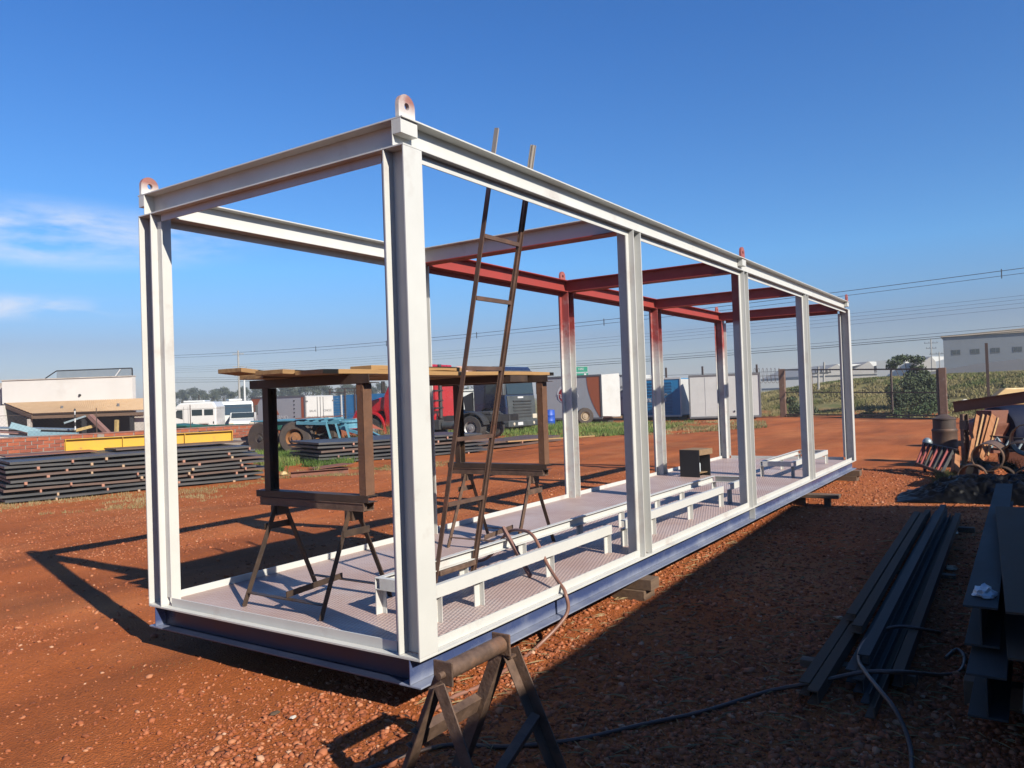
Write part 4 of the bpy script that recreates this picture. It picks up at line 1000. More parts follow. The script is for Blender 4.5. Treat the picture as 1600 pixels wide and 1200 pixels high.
# local: x forward, y to the truck's left (towards the camera)
sidepoly(RT, 'cab', [(-.65, .95), (-.55, .60), (-2.7, .60), (-2.72, 2.75), (-2.55, 3.02), (-1.35, 3.05), (-1.0, 2.6), (-.62, 1.92), (-.55, 1.4)], -1.12, 1.12, 'truck_red', .06)
sidepoly(RT, 'bonnet', [(-.60, 1.25), (-.60, 1.90), (.30, 1.70), (.95, 1.32), (1.12, 1.0), (1.1, .62), (.55, .6), (.52, 1.0), (-.3, 1.28)], -.98, .98, 'truck_red', .07)
for s in (-1, 1):
    sidepoly(RT, 'door_window', [(-1.0, 1.98), (-1.28, 2.62), (-1.95, 2.62), (-1.95, 1.95)], 1.121*s, 1.135*s, 'glass')
    sidepoly(RT, 'door_line', [(-.95, .8), (-.93, 1.85), (-.915, 1.85), (-.935, .8)], 1.121*s, 1.13*s, 'print_black')
    mb = MB()
    arc = [(.02+.66*math.cos(a), .55+.70*math.sin(a)) for a in np.linspace(R(5), R(200), 14)]; inn = [(.02+.56*math.cos(a), .55+.60*math.sin(a)) for a in np.linspace(R(200), R(5), 14)]
    sidepoly(RT, 'fender', arc+inn, .62*s, 1.14*s, 'truck_red', .015)
    part('headlight', MB().box(1.02, 1.12, .62*s-.14, .62*s+.14, .78, .98), 'lamp_glass', RT, bev=.02)
    mr = part('mirror', MB().box(-.75, -.67, 1.28*s-.10, 1.28*s+.10, 2.0, 2.5), 'black_plastic', RT, bev=.02)
    sidepoly(RT, 'side_step', [(-2.4, .25), (-.9, .25), (-.9, .6), (-2.4, .6)], .75*s, 1.05*s, 'chassis_black', .02)
part('bumper', MB().box(.85, 1.2, -1.1, 1.1, .35, .62), 'truck_red', RT, bev=.04)
part('windscreen', MB().prism([(-.60, 1.93), (-.57, 1.96), (-.98, 2.60), (-1.03, 2.60)], -.98, .98), 'glass', RT)
part('sun_visor', MB().box(-1.15, -.72, -1.05, 1.05, 2.70, 2.78), 'print_black', RT, bev=.02)
part('roof_fairing', MB().prism([(-2.7, 3.0), (-2.68, 3.12), (-1.5, 3.10), (-1.3, 3.0)], -1.0, 1.0), 'truck_red', RT, bev=.02)
part('air_stack', MB().box(-2.98, -2.80, .70, .95, 1.2, 3.0), 'truck_red', RT, bev=.03)
part('exhaust', MB().cyl((-2.92, .45, .9), (-2.92, .45, 3.1), .08, n=14), 'chassis_black', RT, smooth=True)
for i, z in enumerate((1.3, 1.6, 2.0)): part('clamp', MB().box(-3.0, -2.76, .35, .98, z, z+.06), 'print_black', RT)
for s in (-.42, .42): part('chassis_rail', MB().box(-6.0, .6, s-.05, s+.05, .72, .98), 'chassis_black', RT)
part('fifth_wheel', MB().box(-5.2, -4.2, -.45, .45, .99, 1.12), 'chassis_black', RT, bev=.03)
part('air_tank', MB().cyl((-3.9, .75, .62), (-3.2, .75, .62), .17, n=18), 'truck_grey', RT, smooth=True)
part('battery_box', MB().box(-3.15, -2.75, .6, 1.0, .45, .85), 'chassis_black', RT, bev=.02)
for s in (-1, 1):
    wheel(RT, (.02, .94*s, .50), (0, s, 0), .50, .28, 'rim_steel', dish=.05)
    wheel(RT, (-4.6, .85*s, .50), (0, s, 0), .50, .50, 'rim_steel', dish=.16)
    arc = [(-4.6+.62*math.cos(a), .52+.60*math.sin(a)) for a in np.linspace(R(10), R(170), 12)]; inn = [(-4.6+.58*math.cos(a), .52+.56*math.sin(a)) for a in np.linspace(R(170), R(10), 12)]
    sidepoly(RT, 'mudguard', arc+inn, .6*s, 1.12*s, 'black_plastic')

# --- navy cab-over truck, facing right and towards the camera
p = D(812, 676, 36.5)
NV = thing('navy_truck', 'dark blue cab-over tractor truck facing right with grey grille', 'truck', (p.x, p.y, 0), R(-92))
sidepoly(NV, 'cab', [(-1.75, .95), (-1.78, 2.95), (-1.5, 3.12), (-.15, 3.08), (-.02, 2.9), (.10, 1.75), (.16, 1.2), (.14, .55), (-.18, .55), (-.30, .95), (-.55, 1.12), (-1.2, 1.12), (-1.45, .95)], -1.18, 1.18, 'truck_navy', .07)
part('front_panel', MB().prism([(.155, .50), (.215, .55), (.205, 1.25), (.15, 1.72), (.11, 1.72)], -1.10, 1.10), 'truck_grey', NV, bev=.02)
part('windscreen', MB().prism([(.122, 1.78), (.13, 1.80), (.02, 2.74), (.005, 2.74)], -1.06, 1.06), 'glass', NV)
part('sun_visor', MB().prism([(.0, 2.80), (.22, 2.70), (.24, 2.74), (.0, 2.90)], -1.1, 1.1), 'truck_grey', NV)
for i in range(6): part('grille_slat', MB().box(.19, .235, -.72, .72, .72+i*.145, .78+i*.145), 'chassis_black', NV)
part('badge', MB().box(.17, .19, -.32, .12, 1.60, 1.68), 'plate_white', NV)
part('bumper', MB().box(-.1, .28, -1.2, 1.2, .28, .58), 'truck_grey', NV, bev=.05)
part('number_plate', MB().box(.281, .29, -.5, -.1, .36, .5), 'plate_white', NV)
for s in (-1, 1):
    part('headlight', MB().box(.10, .25, .98*s-.17, .98*s+.17, .62, .84), 'lamp_glass', NV, bev=.03)
    part('indicator', MB().box(-.30, .02, 1.175*s-.01, 1.175*s+.015, .66, .76), 'orange_lamp', NV)
    part('fog_lamp', MB().cyl((.27, .8*s, .43), (.30, .8*s, .43), .07, n=14), 'lamp_glass', NV)
    sidepoly(NV, 'door_window', [(-.05, 1.80), (-.15, 2.65), (-1.0, 2.65), (-1.0, 1.85), (-.35, 1.80)], 1.181*s, 1.192*s, 'glass')
    sidepoly(NV, 'door_line', [(-1.08, 1.15), (-1.08, 2.8), (-1.06, 2.8), (-1.06, 1.15)], 1.181*s, 1.188*s, 'print_black')
    part('mirror', MB().box(.12, .24, 1.40*s-.11, 1.40*s+.11, 1.75, 2.55), 'mirror_chrome', NV, bev=.03)
    part('mirror_arm', MB().bar((.0, 1.15*s, 2.6), (.16, 1.40*s, 2.57), .03, .03, ZV), 'chassis_black', NV)
    part('step', MB().box(-.55, -.1, .9*s-.2, .9*s+.28, .22, .5), 'black_plastic', NV, bev=.03)
    arc = [(-.88+.62*math.cos(a), .52+.62*math.sin(a)) for a in np.linspace(R(0), R(180), 12)]; inn = [(-.88+.54*math.cos(a), .52+.54*math.sin(a)) for a in np.linspace(R(180), R(0), 12)]
    sidepoly(NV, 'wheel_arch', arc+inn, .7*s, 1.2*s, 'black_plastic')
    wheel(NV, (-.88, .95*s, .50), (0, s, 0), .50, .28, 'rim_steel', dish=.05)
    wheel(NV, (-4.4, .85*s, .50), (0, s, 0), .50, .50, 'rim_steel', dish=.16)
    part('mudguard', MB().prism([(-4.4+.64*math.cos(a), .52+.62*math.sin(a)) for a in np.linspace(R(12), R(168), 12)]+[(-4.4+.60*math.cos(a), .52+.58*math.sin(a)) for a in np.linspace(R(168), R(12), 12)], .55*s, 1.15*s), 'black_plastic', NV)
    part('tail_lamp', MB().box(-5.62, -5.55, .75*s-.16, .75*s+.16, .72, .86), 'red_lamp', NV, bev=.02)
    part('chassis_rail', MB().box(-5.5, -.4, .42*s-.05, .42*s+.05, .72, .98), 'chassis_black', NV)
part('fifth_wheel', MB().box(-4.9, -3.9, -.45, .45, .99, 1.12), 'chassis_black', NV, bev=.03)
part('deck_plate', MB().box(-3.4, -2.3, -.9, .9, .98, 1.02), 'truck_grey', NV)
part('fuel_tank', MB().box(-3.2, -2.0, -1.15, -.6, .45, 1.0), 'truck_grey', NV, bev=.08)
part('side_fairing', MB().prism([(-2.3, 1.05), (-1.85, 1.05), (-1.85, 1.95), (-2.4, 1.75)], -1.15, -1.05), 'chassis_black', NV)
part('side_fairing', MB().prism([(-2.3, 1.05), (-1.85, 1.05), (-1.85, 1.95), (-2.4, 1.75)], 1.05, 1.15), 'chassis_black', NV)
part('rear_board', MB().box(-5.60, -5.54, -.6, .6, .5, .72), 'plate_white', NV, bev=.01)
part('marker', MB().box(-3.9, -3.5, -.5, .1, 1.121, 1.16), 'orange_lamp', NV)

# --- white crew cab, facing left
def k_(px): return 0
p = D(311, 668, 44)
WC = thing('white_crew_cab', 'white crew cab of a truck with two rear side windows facing left', 'truck', (p.x, p.y, .26), LEFT+R(6))
s44 = 44/FPX
sidepoly(WC, 'cab', [(-1.2, .2), (-1.22, 1.45), (-1.05, 1.74), (.75, 1.70), (1.25, 1.25), (1.45, .85), (1.5, .1), (-.05, .1), (-.12, .42), (-.30, .50), (-.72, .50), (-.85, .3)], -.95, .95, 'truck_white', .08)
for s in (-1, 1):
    part('side_window', MB().box(-1.05, -.56, .951*s-.004, .951*s+.006, .98, 1.32), 'glass', WC, bev=.05)
    part('side_window', MB().box(-.46, .10, .951*s-.004, .951*s+.006, .98, 1.32), 'glass', WC, bev=.05)
    sidepoly(WC, 'front_window', [(.58, .80), (.58, 1.32), (.86, 1.32), (1.15, .98)], .951*s, .96*s, 'glass')
    for x in (.28, .52): sidepoly(WC, 'door_line', [(x, .3), (x+.015, .3), (x+.015, 1.5), (x, 1.5)], .951*s, .957*s, 'print_grey')
    part('door_handle', MB().box(-1.08, -1.03, .955*s-.01, .955*s+.02, .52, .64), 'print_black', WC)
    part('door_handle', MB().box(.05, .10, .955*s-.01, .955*s+.02, .50, .62), 'print_black', WC)
    part('step', MB().box(.60, .78, .955*s-.01, .955*s+.02, .28, .40), 'print_black', WC)
    wheel(WC, (-.45, .75*s, .32), (0, s, 0), .44, .24, 'rim_steel')
part('roof_spoiler', MB().box(-.50, .65, -.6, .6, 1.72, 1.83), 'truck_white', WC, bev=.05)
part('exhaust', MB().cyl((.10, -.5, 1.7), (.10, -.5, 2.15), .05, n=10), 'chassis_black', WC)
# --- second white cab
p = D(371, 668, 47)
WS = thing('white_cab', 'white truck cab with wide dark windscreen beside the crew cab', 'truck', (p.x, p.y, .22), FACE-R(58))
sidepoly(WS, 'cab', [(-1.4, .2), (-1.42, 1.75), (-.2, 1.78), (-.05, 1.7), (.08, .95), (.1, .2)], -.98, .98, 'truck_white', .07)
part('windscreen', MB().prism([(.085, .95), (.095, .96), (-.01, 1.58), (-.03, 1.58)], -.88, .88), 'glass', WS)
part('roof_hatch', MB().box(-1.0, -.3, -.4, .4, 1.78, 1.92), 'truck_white', WS, bev=.06)
for s in (-1, 1):
    sidepoly(WS, 'door_window', [(-.1, .95), (-.2, 1.55), (-.9, 1.55), (-.9, .95)], .981*s, .99*s, 'glass')
    part('mirror', MB().box(.05, .15, 1.12*s-.08, 1.12*s+.08, .9, 1.5), 'black_plastic', WS, bev=.02)
    wheel(WS, (-.7, .8*s, .36), (0, s, 0), .46, .26, 'rim_steel')
part('bumper', MB().box(-.1, .22, -1.0, 1.0, .05, .35), 'black_plastic', WS, bev=.03)
# white car bonnet right before it
p = D(378, 668, 45)
CR = thing('white_car', 'small white car facing forward half hidden before the white cab', 'car', (p.x, p.y, .1), FACE-R(75))
sidepoly(CR, 'body', [(-3.2, .3), (-3.2, .75), (-2.6, .85), (-2.1, 1.2), (-1.0, 1.22), (-.65, .88), (.0, .72), (.12, .5), (.1, .2), (-3.2, .2)], -.72, .72, 'truck_white', .08)
part('windscreen', MB().prism([(-.66, .90), (-.64, .92), (-.98, 1.20), (-1.0, 1.18)], -.62, .62), 'glass', CR)
part('grille', MB().box(.09, .13, -.5, .5, .32, .55), 'black_plastic', CR)
for s in (-1, 1):
    part('headlight', MB().box(.04, .14, .56*s-.12, .56*s+.12, .52, .66), 'lamp_glass', CR, bev=.02)
    wheel(CR, (-.5, .62*s, .28), (0, s, 0), .30, .18); wheel(CR, (-2.6, .62*s, .28), (0, s, 0), .30, .18)

# --- green trailer chassis
a_, b_ = D(270, 677, 31), D(432, 672, 30)
GC = thing('green_trailer', 'dark green trailer chassis behind the yellow girder', 'trailer', ((a_.x+b_.x)/2, (a_.y+b_.y)/2, 0), math.atan2(b_.y-a_.y, b_.x-a_.x))
hl = (b_-a_).to_2d().length/2
for s in (-.4, .4): part('chassis_rail', MB().box(-hl, hl, s-.06, s+.06, .72, .98), 'green_paint', GC)
for x in np.linspace(-hl+.3, hl-.2, 5): part('cross_member', MB().box(x-.05, x+.05, -.34, .34, .78, .9), 'green_paint', GC)
for x in (hl*.25, hl*.62): part('gusset', MB().prism([(x, .72), (x+.55, .72), (x+.25, .42), (x+.15, .42)], -.46, -.42), 'green_paint', GC)
part('strut', MB().bar((hl*.55, -.45, .72), (hl*.98, -.45, .45), .05, .05, ZV), 'green_paint', GC)
part('landing_leg', MB().bar((hl-.3, -.5, 1.0), (hl+.05, -.55, .02), .08, .10, ZV), 'green_paint', GC)
part('green_cover', MB().prism([(-hl-.2, .95), (-hl+1.0, .95), (-hl+1.0, 1.0), (-hl+.2, 1.08), (-hl-.2, 1.0)], -.5, .5), 'green_paint', GC, bev=.03)
for s in (-1, 1): wheel(GC, (-hl+.8, .7*s, .46), (0, s, 0), .46, .3, 'rim_steel')
# --- blue trailer chassis with big rusty tyres
a_, b_ = D(420, 668, 27.5), D(560, 668, 26.0)
BT = thing('blue_trailer', 'light blue drawbar trailer chassis with large rusty brown tyres', 'trailer', ((a_.x+b_.x)/2, (a_.y+b_.y)/2, 0), math.atan2(b_.y-a_.y, b_.x-a_.x))
hl = (b_-a_).to_2d().length/2
for s in (-.45, .45): part('chassis_rail', MB().box(-hl, hl-.4, s-.05, s+.05, .98, 1.12), 'teal_paint', BT)
part('deck_frame', MB().box(-hl, hl*.05, -.9, .9, 1.12, 1.16), 'teal_paint', BT, label='long blue green deck frame')
for x in np.linspace(hl*.1, hl*.62, 4): part('cross_member', MB().bar((x, -1.0, 1.08), (x-.55, .9, 1.14), .07, .07, ZV), 'teal_paint', BT)
part('side_rail', MB().bar((hl*.08, -1.0, 1.06), (hl*.72, -1.0, 1.02), .06, .10, ZV), 'teal_paint', BT)
part('turntable', MB().lathe((hl*.86, -.1, .82), (0, 0, 1), [(0, 0), (.42, 0), (.42, .08), (.36, .1), (.36, .2), (.42, .2), (.42, .26), (0, .26)], 24), 'teal_paint', BT)
for k, (x0_, y0_, x1_, y1_) in enumerate([(hl*.8, -.45, hl+1.35, -.5), (hl*.9, .35, hl+1.35, -.4)]): part('drawbar', MB().bar((x0_, y0_, .84), (x1_, y1_, .42), .08, .09, ZV), 'teal_paint', BT)
for k in range(3): t = .3+.22*k; part('drawbar_tie', MB().bar((hl*.8+t*.9, -.46, .84-.42*t*.6), (hl*.9+t*.9, .36-.6*t, .84-.42*t*.6), .05, .05, ZV), 'teal_paint', BT)
for x in (hl*.55, hl*.75, hl*.95): part('hanger', MB().bar((x, -.6, 1.0), (x+.12, -.55, .5), .05, .06, ZV), 'teal_paint', BT)
part('axle', MB().cyl((-hl*.02, -1.0, .55), (-hl*.02, 1.0, .55), .07, n=12), 'chassis_black', BT); part('axle', MB().cyl((-hl*.75, -1.0, .55), (-hl*.75, 1.0, .55), .07, n=12), 'chassis_black', BT)
wheel(BT, (hl*-.02, -.80, .56), (.35, -1, 0), .56, .42, 'rim_orange', 'tyre_rubber', rr=.54, dish=.30); wheel(BT, (-hl*.78, -.75, .56), (.0, -1, 0), .56, .42, 'tyre_rubber', 'tyre_rubber', rr=.3, dish=.05)
wheel(BT, (hl*-.02, .80, .56), (0, 1, 0), .56, .42, 'rim_orange', 'tyre_rubber'); wheel(BT, (-hl*.75, .8, .56), (0, 1, 0), .56, .42, 'rim_orange', 'tyre_rubber')
part('mudflap_sheet', MB().bar((hl*.02, -.8, 1.20), (hl*.75, -.3, 1.24), .5, .03, ZV), 'red_rust', BT, label='rusty sheet lying on the chassis')
solo('orange_board', MB().add([D(528, 657, 27.2), D(562, 652, 28), D(600, 672, 26.6), D(570, 668, 26)], [(0, 1, 2, 3)]), 'sweep_orange', 'orange panel with white stripes lying right of the blue trailer', 'panel')

# --- box trailers
def boxtruck(name, label, loc, rz, Lx, Wy, H, z0, mside, mend, cat='box trailer', fr='print_grey'):
    t = thing(name, label, cat, loc, rz)
    part('box', MB().box(0, Lx, 0, Wy, z0, z0+H), mside, t, bev=.03)
    for z in (z0, z0+H): part('edge_rail', MB().box(-.03, Lx+.03, -.03, .02, z-.05, z+.05), fr, t)
    for x in (0, Lx): part('corner_post', MB().box(x-.04, x+.04, -.035, .03, z0+.05, z0+H-.05), fr, t)
    part('end_panel', MB().box(Lx, Lx+.03, .06, Wy-.06, z0+.06, z0+H-.06), mend, t)
    part('underframe', MB().box(.3, Lx-.3, .4, Wy-.4, z0-.28, z0-.03), 'chassis_black', t)
    for x in (.8, Lx-.8):
        part('support', MB().box(x-.12, x+.12, .3, .6, 0, z0-.28), 'chassis_black', t); part('support', MB().box(x-.12, x+.12, Wy-.6, Wy-.3, 0, z0-.28), 'chassis_black', t)
    return t
def sweep(t, Lx, z0, H, x0, flip, y=-.012):
    pts = []
    for k in range(14):
        a = k/13; pts.append((x0+flip*(.16+1.0*(1-a)**1.8 if False else .95*(1-(1-a)**2)*0+.15+.75*a**2.2), z0+.06+(H-.12)*a))
    edge = [(x0, z0+H-.06), (x0, z0+.06)]
    part('orange_sweep', MB().prism(edge+pts, y, y+.008), 'sweep_orange', t)
p = D(394, 664, 52)
FB = boxtruck('box_trailer', 'grey and white box trailer with orange stripes and white rear doors', (p.x, p.y, 0), R(-90), 5.2, 2.4, 1.78, .42, 'box_grey', 'box_white')
# side lies along x facing the camera; doors on the +x end
sweep(FB, 5.2, .42, 1.78, .05, 1)
part('orange_stripe', MB().box(4.86, 5.08, -.012, -.004, .48, 2.14), 'sweep_orange', FB)
text('lettering', 'TUFANO', .42, 'badge_white', FB, (2.75, -.016, .82), (R(90), 0, 0))
part('orange_badge', MB().prism([(1.95, 1.05), (2.75, 1.05), (2.45, 1.50), (2.1, 1.45)], -.012, -.004), 'sweep_orange', FB)
for k in range(6): part('rivet', MB().box(4.15, 4.25, -.02, -.002, .62+k*.25, .70+k*.25), 'print_black', FB)
E_ = 5.235
for y in (.08, 1.22): part('door', MB().box(E_-.005, E_+.025, y, y+1.10, .48, 2.14), 'box_white', FB)
for y in (.95, 1.2, 1.45): part('lock_rod', MB().cyl((E_+.04, y, .5), (E_+.04, y, 2.12), .02, n=8), 'print_grey', FB)
for y in (.09, 2.31):
    for z in (.55, 1.85): part('hinge', MB().box(E_+.02, E_+.05, y-.08, y+.08, z-.04, z+.04), 'print_grey', FB)
for s_, y, z in (('BALAS', .58, 1.22), ('CHICLE', 1.82, 1.22), ('PIRULITOS', .58, .82), ('REFRESCO', 1.82, .82)): text('lettering', s_, .20, 'print_grey', FB, (E_+.03, y, z), (R(90), 0, R(90)))
# TU... box with open door
p = D(846, 658, 46)
TB = boxtruck('box_trailer', 'grey box trailer with round red badge, orange sweep and an open rear door', (p.x, p.y, 0), R(-90), 4.0, 2.4, 2.42, .30, 'box_grey', 'box_white')
part('orange_sweep', MB().prism([(3.1+.78*(a**2), 2.68-2.32*a) for a in np.linspace(0, 1, 12)]+[(3.94, .36), (3.94, 2.68)], -.012, -.004), 'sweep_orange', TB)
part('badge_rim', MB().cyl((1.66, -.004, 1.72), (1.66, -.016, 1.72), .52, n=36), 'badge_white', TB)
part('badge', MB().cyl((1.68, -.016, 1.66), (1.68, -.022, 1.66), .44, n=36), 'badge_red', TB)
text('lettering', 'TUFANO', .36, 'badge_white', TB, (1.86, -.03, 1.58), (R(90), 0, 0))
part('door', MB().add([(4.03, -.02, .42), (4.60, 1.05, .36), (4.64, 1.03, .36), (4.07, -.04, .42), (4.03, -.02, 2.74), (4.60, 1.05, 2.80), (4.64, 1.03, 2.80), (4.07, -.04, 2.74)], [(0, 3, 2, 1), (4, 5, 6, 7), (0, 1, 5, 4), (1, 2, 6, 5), (2, 3, 7, 6), (3, 0, 4, 7)]), 'box_white', TB, label='white rear door swung partly open')
WB2 = boxtruck('box_trailer', 'plain whitish box trailer with faint grey print right of the open door', tuple(D(962, 656, 49))[:2]+(0,), R(-86), 1.6, 2.4, 2.45, .32, 'box_white', 'box_white')
for k, z in enumerate((2.05, 1.75, 1.35)): text('lettering', ('BALAS', 'PIRULITO', 'DOCES')[k], .20, 'print_grey', WB2, (.72, -.02, z), (R(90), 0, 0))
# blue livestock body
p = D(516, 664, 60)
LV = thing('blue_truck_body', 'blue slatted truck body with dark rusty uprights behind the trailers', 'truck body', (p.x, p.y, 0), R(-80))
for k in range(9): part('slat', MB().box(0, 3.6, -.03, .03, .45+k*.20, .45+k*.20+.175), 'truck_blue', LV)
for x in (.1, 1.15, 1.5, 2.4, 3.5): part('upright', MB().box(x-.05, x+.05, -.09, -.031, .3, 2.75 if x != 1.15 else 2.3), 'gate_steel' if x != 1.15 else 'plate_white', LV)
for z in (2.45, 2.72): part('top_rail', MB().box(0, 3.6, -.08, -.02, z, z+.06), 'gate_steel', LV)
part('back_panel', MB().box(0, 3.6, 2.2, 2.26, .4, 2.3), 'truck_blue', LV)
part('floor', MB().box(0, 3.6, 0.03, 2.2, .34, .44), 'chassis_black', LV)
for x in (.6, 2.9): wheel(LV, (x, .15, .42), (0, -1, 0), .42, .3); wheel(LV, (x, 2.0, .42), (0, 1, 0), .42, .3)
# blue and white containers
p = D(985, 655, 47.5)
CB = boxtruck('blue_container', 'blue louvred box body with white frame and lettering', (p.x, p.y, 0), R(-86), 3.2, 2.4, 2.22, .22, 'container_blue', 'box_white', 'container', 'box_white')
for k in range(11): part('louvre', MB().bar((.08, -.02, .42+k*.175), (2.67, -.02, .42+k*.175), .03, .12, (0, -.35, 1)), 'container_blue', CB)
text('lettering', 'TTE COLLI', .30, 'badge_white', CB, (1.62, -.07, 1.16), (R(90), 0, 0)); text('lettering', 'FRIOS', .16, 'rim_cream', CB, (2.2, -.07, 1.5), (R(90), 0, 0))
p = D(1058, 655, 48.4)
CB2 = boxtruck('blue_container', 'bright blue box body half hidden behind the white container', (p.x, p.y, 0), R(-76), 2.3, 2.2, 2.22, .22, 'container_blue', 'container_blue', 'container', 'box_white')
for k in range(11): part('louvre', MB().bar((.08, -.02, .42+k*.175), (2.2, -.02, .42+k*.175), .03, .12, (0, -.35, 1)), 'container_blue', CB2)
part('round_mark', MB().cyl((.34, -.05, 2.2), (.34, -.075, 2.2), .09, n=20), 'badge_white', CB2)
part('grey_board', MB().box(.15, .65, -.13, -.09, .3, 1.1), 'print_grey', CB2)
p = D(1079, 656, 43.5)
CW = boxtruck('white_container', 'large plain white container standing left of the grassy bank', (p.x, p.y, 0), R(-72), 3.75, 2.4, 2.32, .16, 'box_white', 'box_white', 'container', 'print_grey')
for x in (.85, 1.75, 2.65): part('panel_seam', MB().box(x-.008, x+.008, -.012, 0, .25, 2.4), 'box_grey', CW)
part('latch', MB().box(2.35, 2.42, -.04, 0, .42, .5), 'print_black', CW)
# spare wheel, blue drum
p = D(914, 652, 43); LW = thing('spare_truck_tyre', 'loose truck wheel with cream rim standing before the grey box trailer', 'wheel', (p.x, p.y, 0), FACE)
wheel(LW, (0, 0, .47), (.12, -1, 0), .47, .3, 'rim_cream', 'tyre_rubber', dish=.12)
p = D(859, 660, 42); solo('blue_barrel', MB().lathe((p.x, p.y, 0), (0, 0, 1), [(0, 0), (.27, 0), (.29, .05), (.29, .3), (.30, .32), (.29, .34), (.29, .6), (.30, .62), (.29, .64), (.28, .9), (.1, .92), (0, .92)], 24), 'sign_blue', 'blue plastic barrel standing by the grey box trailer', 'barrel', smooth=True)
# white hall and iron fence far behind the trucks
p = D(660, 641, 95); WH = thing('white_hall', 'long white hall seen far behind between the two trucks', 'building', (p.x, p.y, 0), FACE)
part('wall', MB().box(4.6, 11, 0, 8, 0, 2.6), 'warehouse_white', WH); part('roof', MB().box(4.4, 11.2, -.2, 8.2, 2.6, 2.75), 'warehouse_white', WH)
for x in (8.6, 9.4, 10.2): part('panel_seam', MB().box(x-.03, x+.03, -.03, 0, 0, 2.6), 'box_grey', WH)
p = D(640, 645, 75); IF = thing('iron_fence', 'thin grey iron fence far behind between the trucks', 'fence', (p.x, p.y, 0), FACE)
for k in range(46): part('picket', MB().box(k*.2, k*.2+.035, 0, .035, 0, 1.7), 'truck_grey', IF)
for z in (.3, 1.5): part('fence_rail', MB().box(0, 9.2, .036, .07, z, z+.06), 'truck_grey', IF)

# ================================================================== GATE, POSTS, BANK
gl = lambda t, z=0: Vector((GA[0]+GT[0]*t, GA[1]+GT[1]*t, z))
GTE = thing('steel_gate', 'rusty double steel gate of thin bars below the grassy bank', 'gate', (GA[0], GA[1], 0), math.atan2(GT[1], GT[0]))
def leaf(x0, x1, seg):
    tp = lambda x: 2.66-.042*x
    lf = part('gate_leaf', MB().bar((x0, 0, tp(x0)), (x1, 0, tp(x1)), .06, .07, ZV).box(x0, x1, -.03, .03, .12, .19).bar((x0, 0, tp(x0)*.53), (x1, 0, tp(x1)*.53), .04, .05, ZV), 'gate_steel', GTE)
    for x in seg: part('bar', MB().box(x-.035, x+.035, -.032, .032, .195, tp(x)-.04), 'gate_steel', lf)
leaf(.25, 4.75, (.29, 2.35, 4.7)); leaf(4.95, 9.75, (5.0, 7.3, 9.7))
part('bottom_track', MB().box(.2, 9.9, -.05, .05, .0, .06), 'gate_steel', GTE)
solo('gate_post', MB().box(-.17, .17, -.16, .16, -.1, 2.75), 'rust_post', '', '') if False else None
for (t, w, h, mt, l) in [(.22, .15, 2.70, 'rust_post', 'thick weathered post at the left end of the gate'), (9.95, .15, 2.30, 'rust_post', 'thick red stained concrete post at the right end of the gate')]:
    q = gl(t); solo('gate_post', MB().box(q.x-w, q.x+w, q.y-w, q.y+w, -.1, h), mt, l, 'post', bev=.02)
# leaning utility poles behind the gate
def upole(px, pyb, dep, h, arm, label, lean=0, r=.09, z0=None):
    p = D(px, pyb, dep); g = p.z; t = thing('utility_pole', label, 'utility pole', (p.x, p.y, g), FACE)
    part('shaft', MB().cyl((0, 0, -.3), (lean, 0, h), r, r*.7, n=10), 'pole_concrete', t)
    for (z, w) in arm:
        part('crossarm', MB().box(lean*z/h-w, lean*z/h+w, -.05, .05, z, z+.10), 'wire_black', t)
        for k in (-.9, -.3, .3, .9): part('insulator', MB().cyl((lean*z/h+w*k, 0, z+.1), (lean*z/h+w*k, 0, z+.32), .035, n=8), 'wire_black', t)
    return t
upole(1279, 648, 52, 3.2, ((2.7, .65),), 'short leaning concrete pole with dark crossarm behind the gate', .12)
upole(1286, 640, 56, 3.4, ((2.6, .5),), 'second short pole with a white box behind the gate', .22)
upole(1457, 590, 150, 7.5, ((6.6, 1.3), (5.6, 1.0)), 'thin distant pole with crossarms left of the grey warehouse', 0, .14)
upole(1469, 590, 130, 4.3, ((3.9, 1.6),), 'thin distant pole with a wide crossarm close to the warehouse corner', 0, .1)
# fence posts with wire above the containers, and a razor coil
for (px, l) in [(1043, 'thin rusty fence post rising above the blue container'), (1100, 'thin rusty fence post rising above the white container'), (1185, 'thin fence post at the right edge of the white container')]:
    p = D(px, 640, 50); solo('fence_post', MB().box(p.x-.05, p.x+.05, p.y-.05, p.y+.05, 0, 3.2), 'gate_steel', l, 'post', 'fence posts behind the containers')
f0, f1 = D(1000, 590, 50), D(1225, 580, 50)
solo('fence_wire', MB().tube([D(1000, 588, 50), D(1110, 584, 50), D(1225, 580, 50)], .012, 5), 'wire_black', 'single wire strung along the fence behind the containers', 'wire')
pts = []
for k in range(260):
    t = k/259; c = D(1178+44*t, 583, 48); a = t*2*math.pi*7
    pts.append(c+RGT*(.42*math.cos(a)*.5)+ZV*(.46*math.sin(a)-.15)+FWD*(.3*math.cos(a)))
solo('razor_coil', MB().tube(pts, .012, 4), 'gate_steel', 'coil of razor wire between the white container and the gate', 'razor wire')
solo('wire_fence', MB().tube([D(1180, 588, 48), D(1224, 586, 47)], .012, 4), 'gate_steel', 'strand of wire under the razor coil', 'wire')

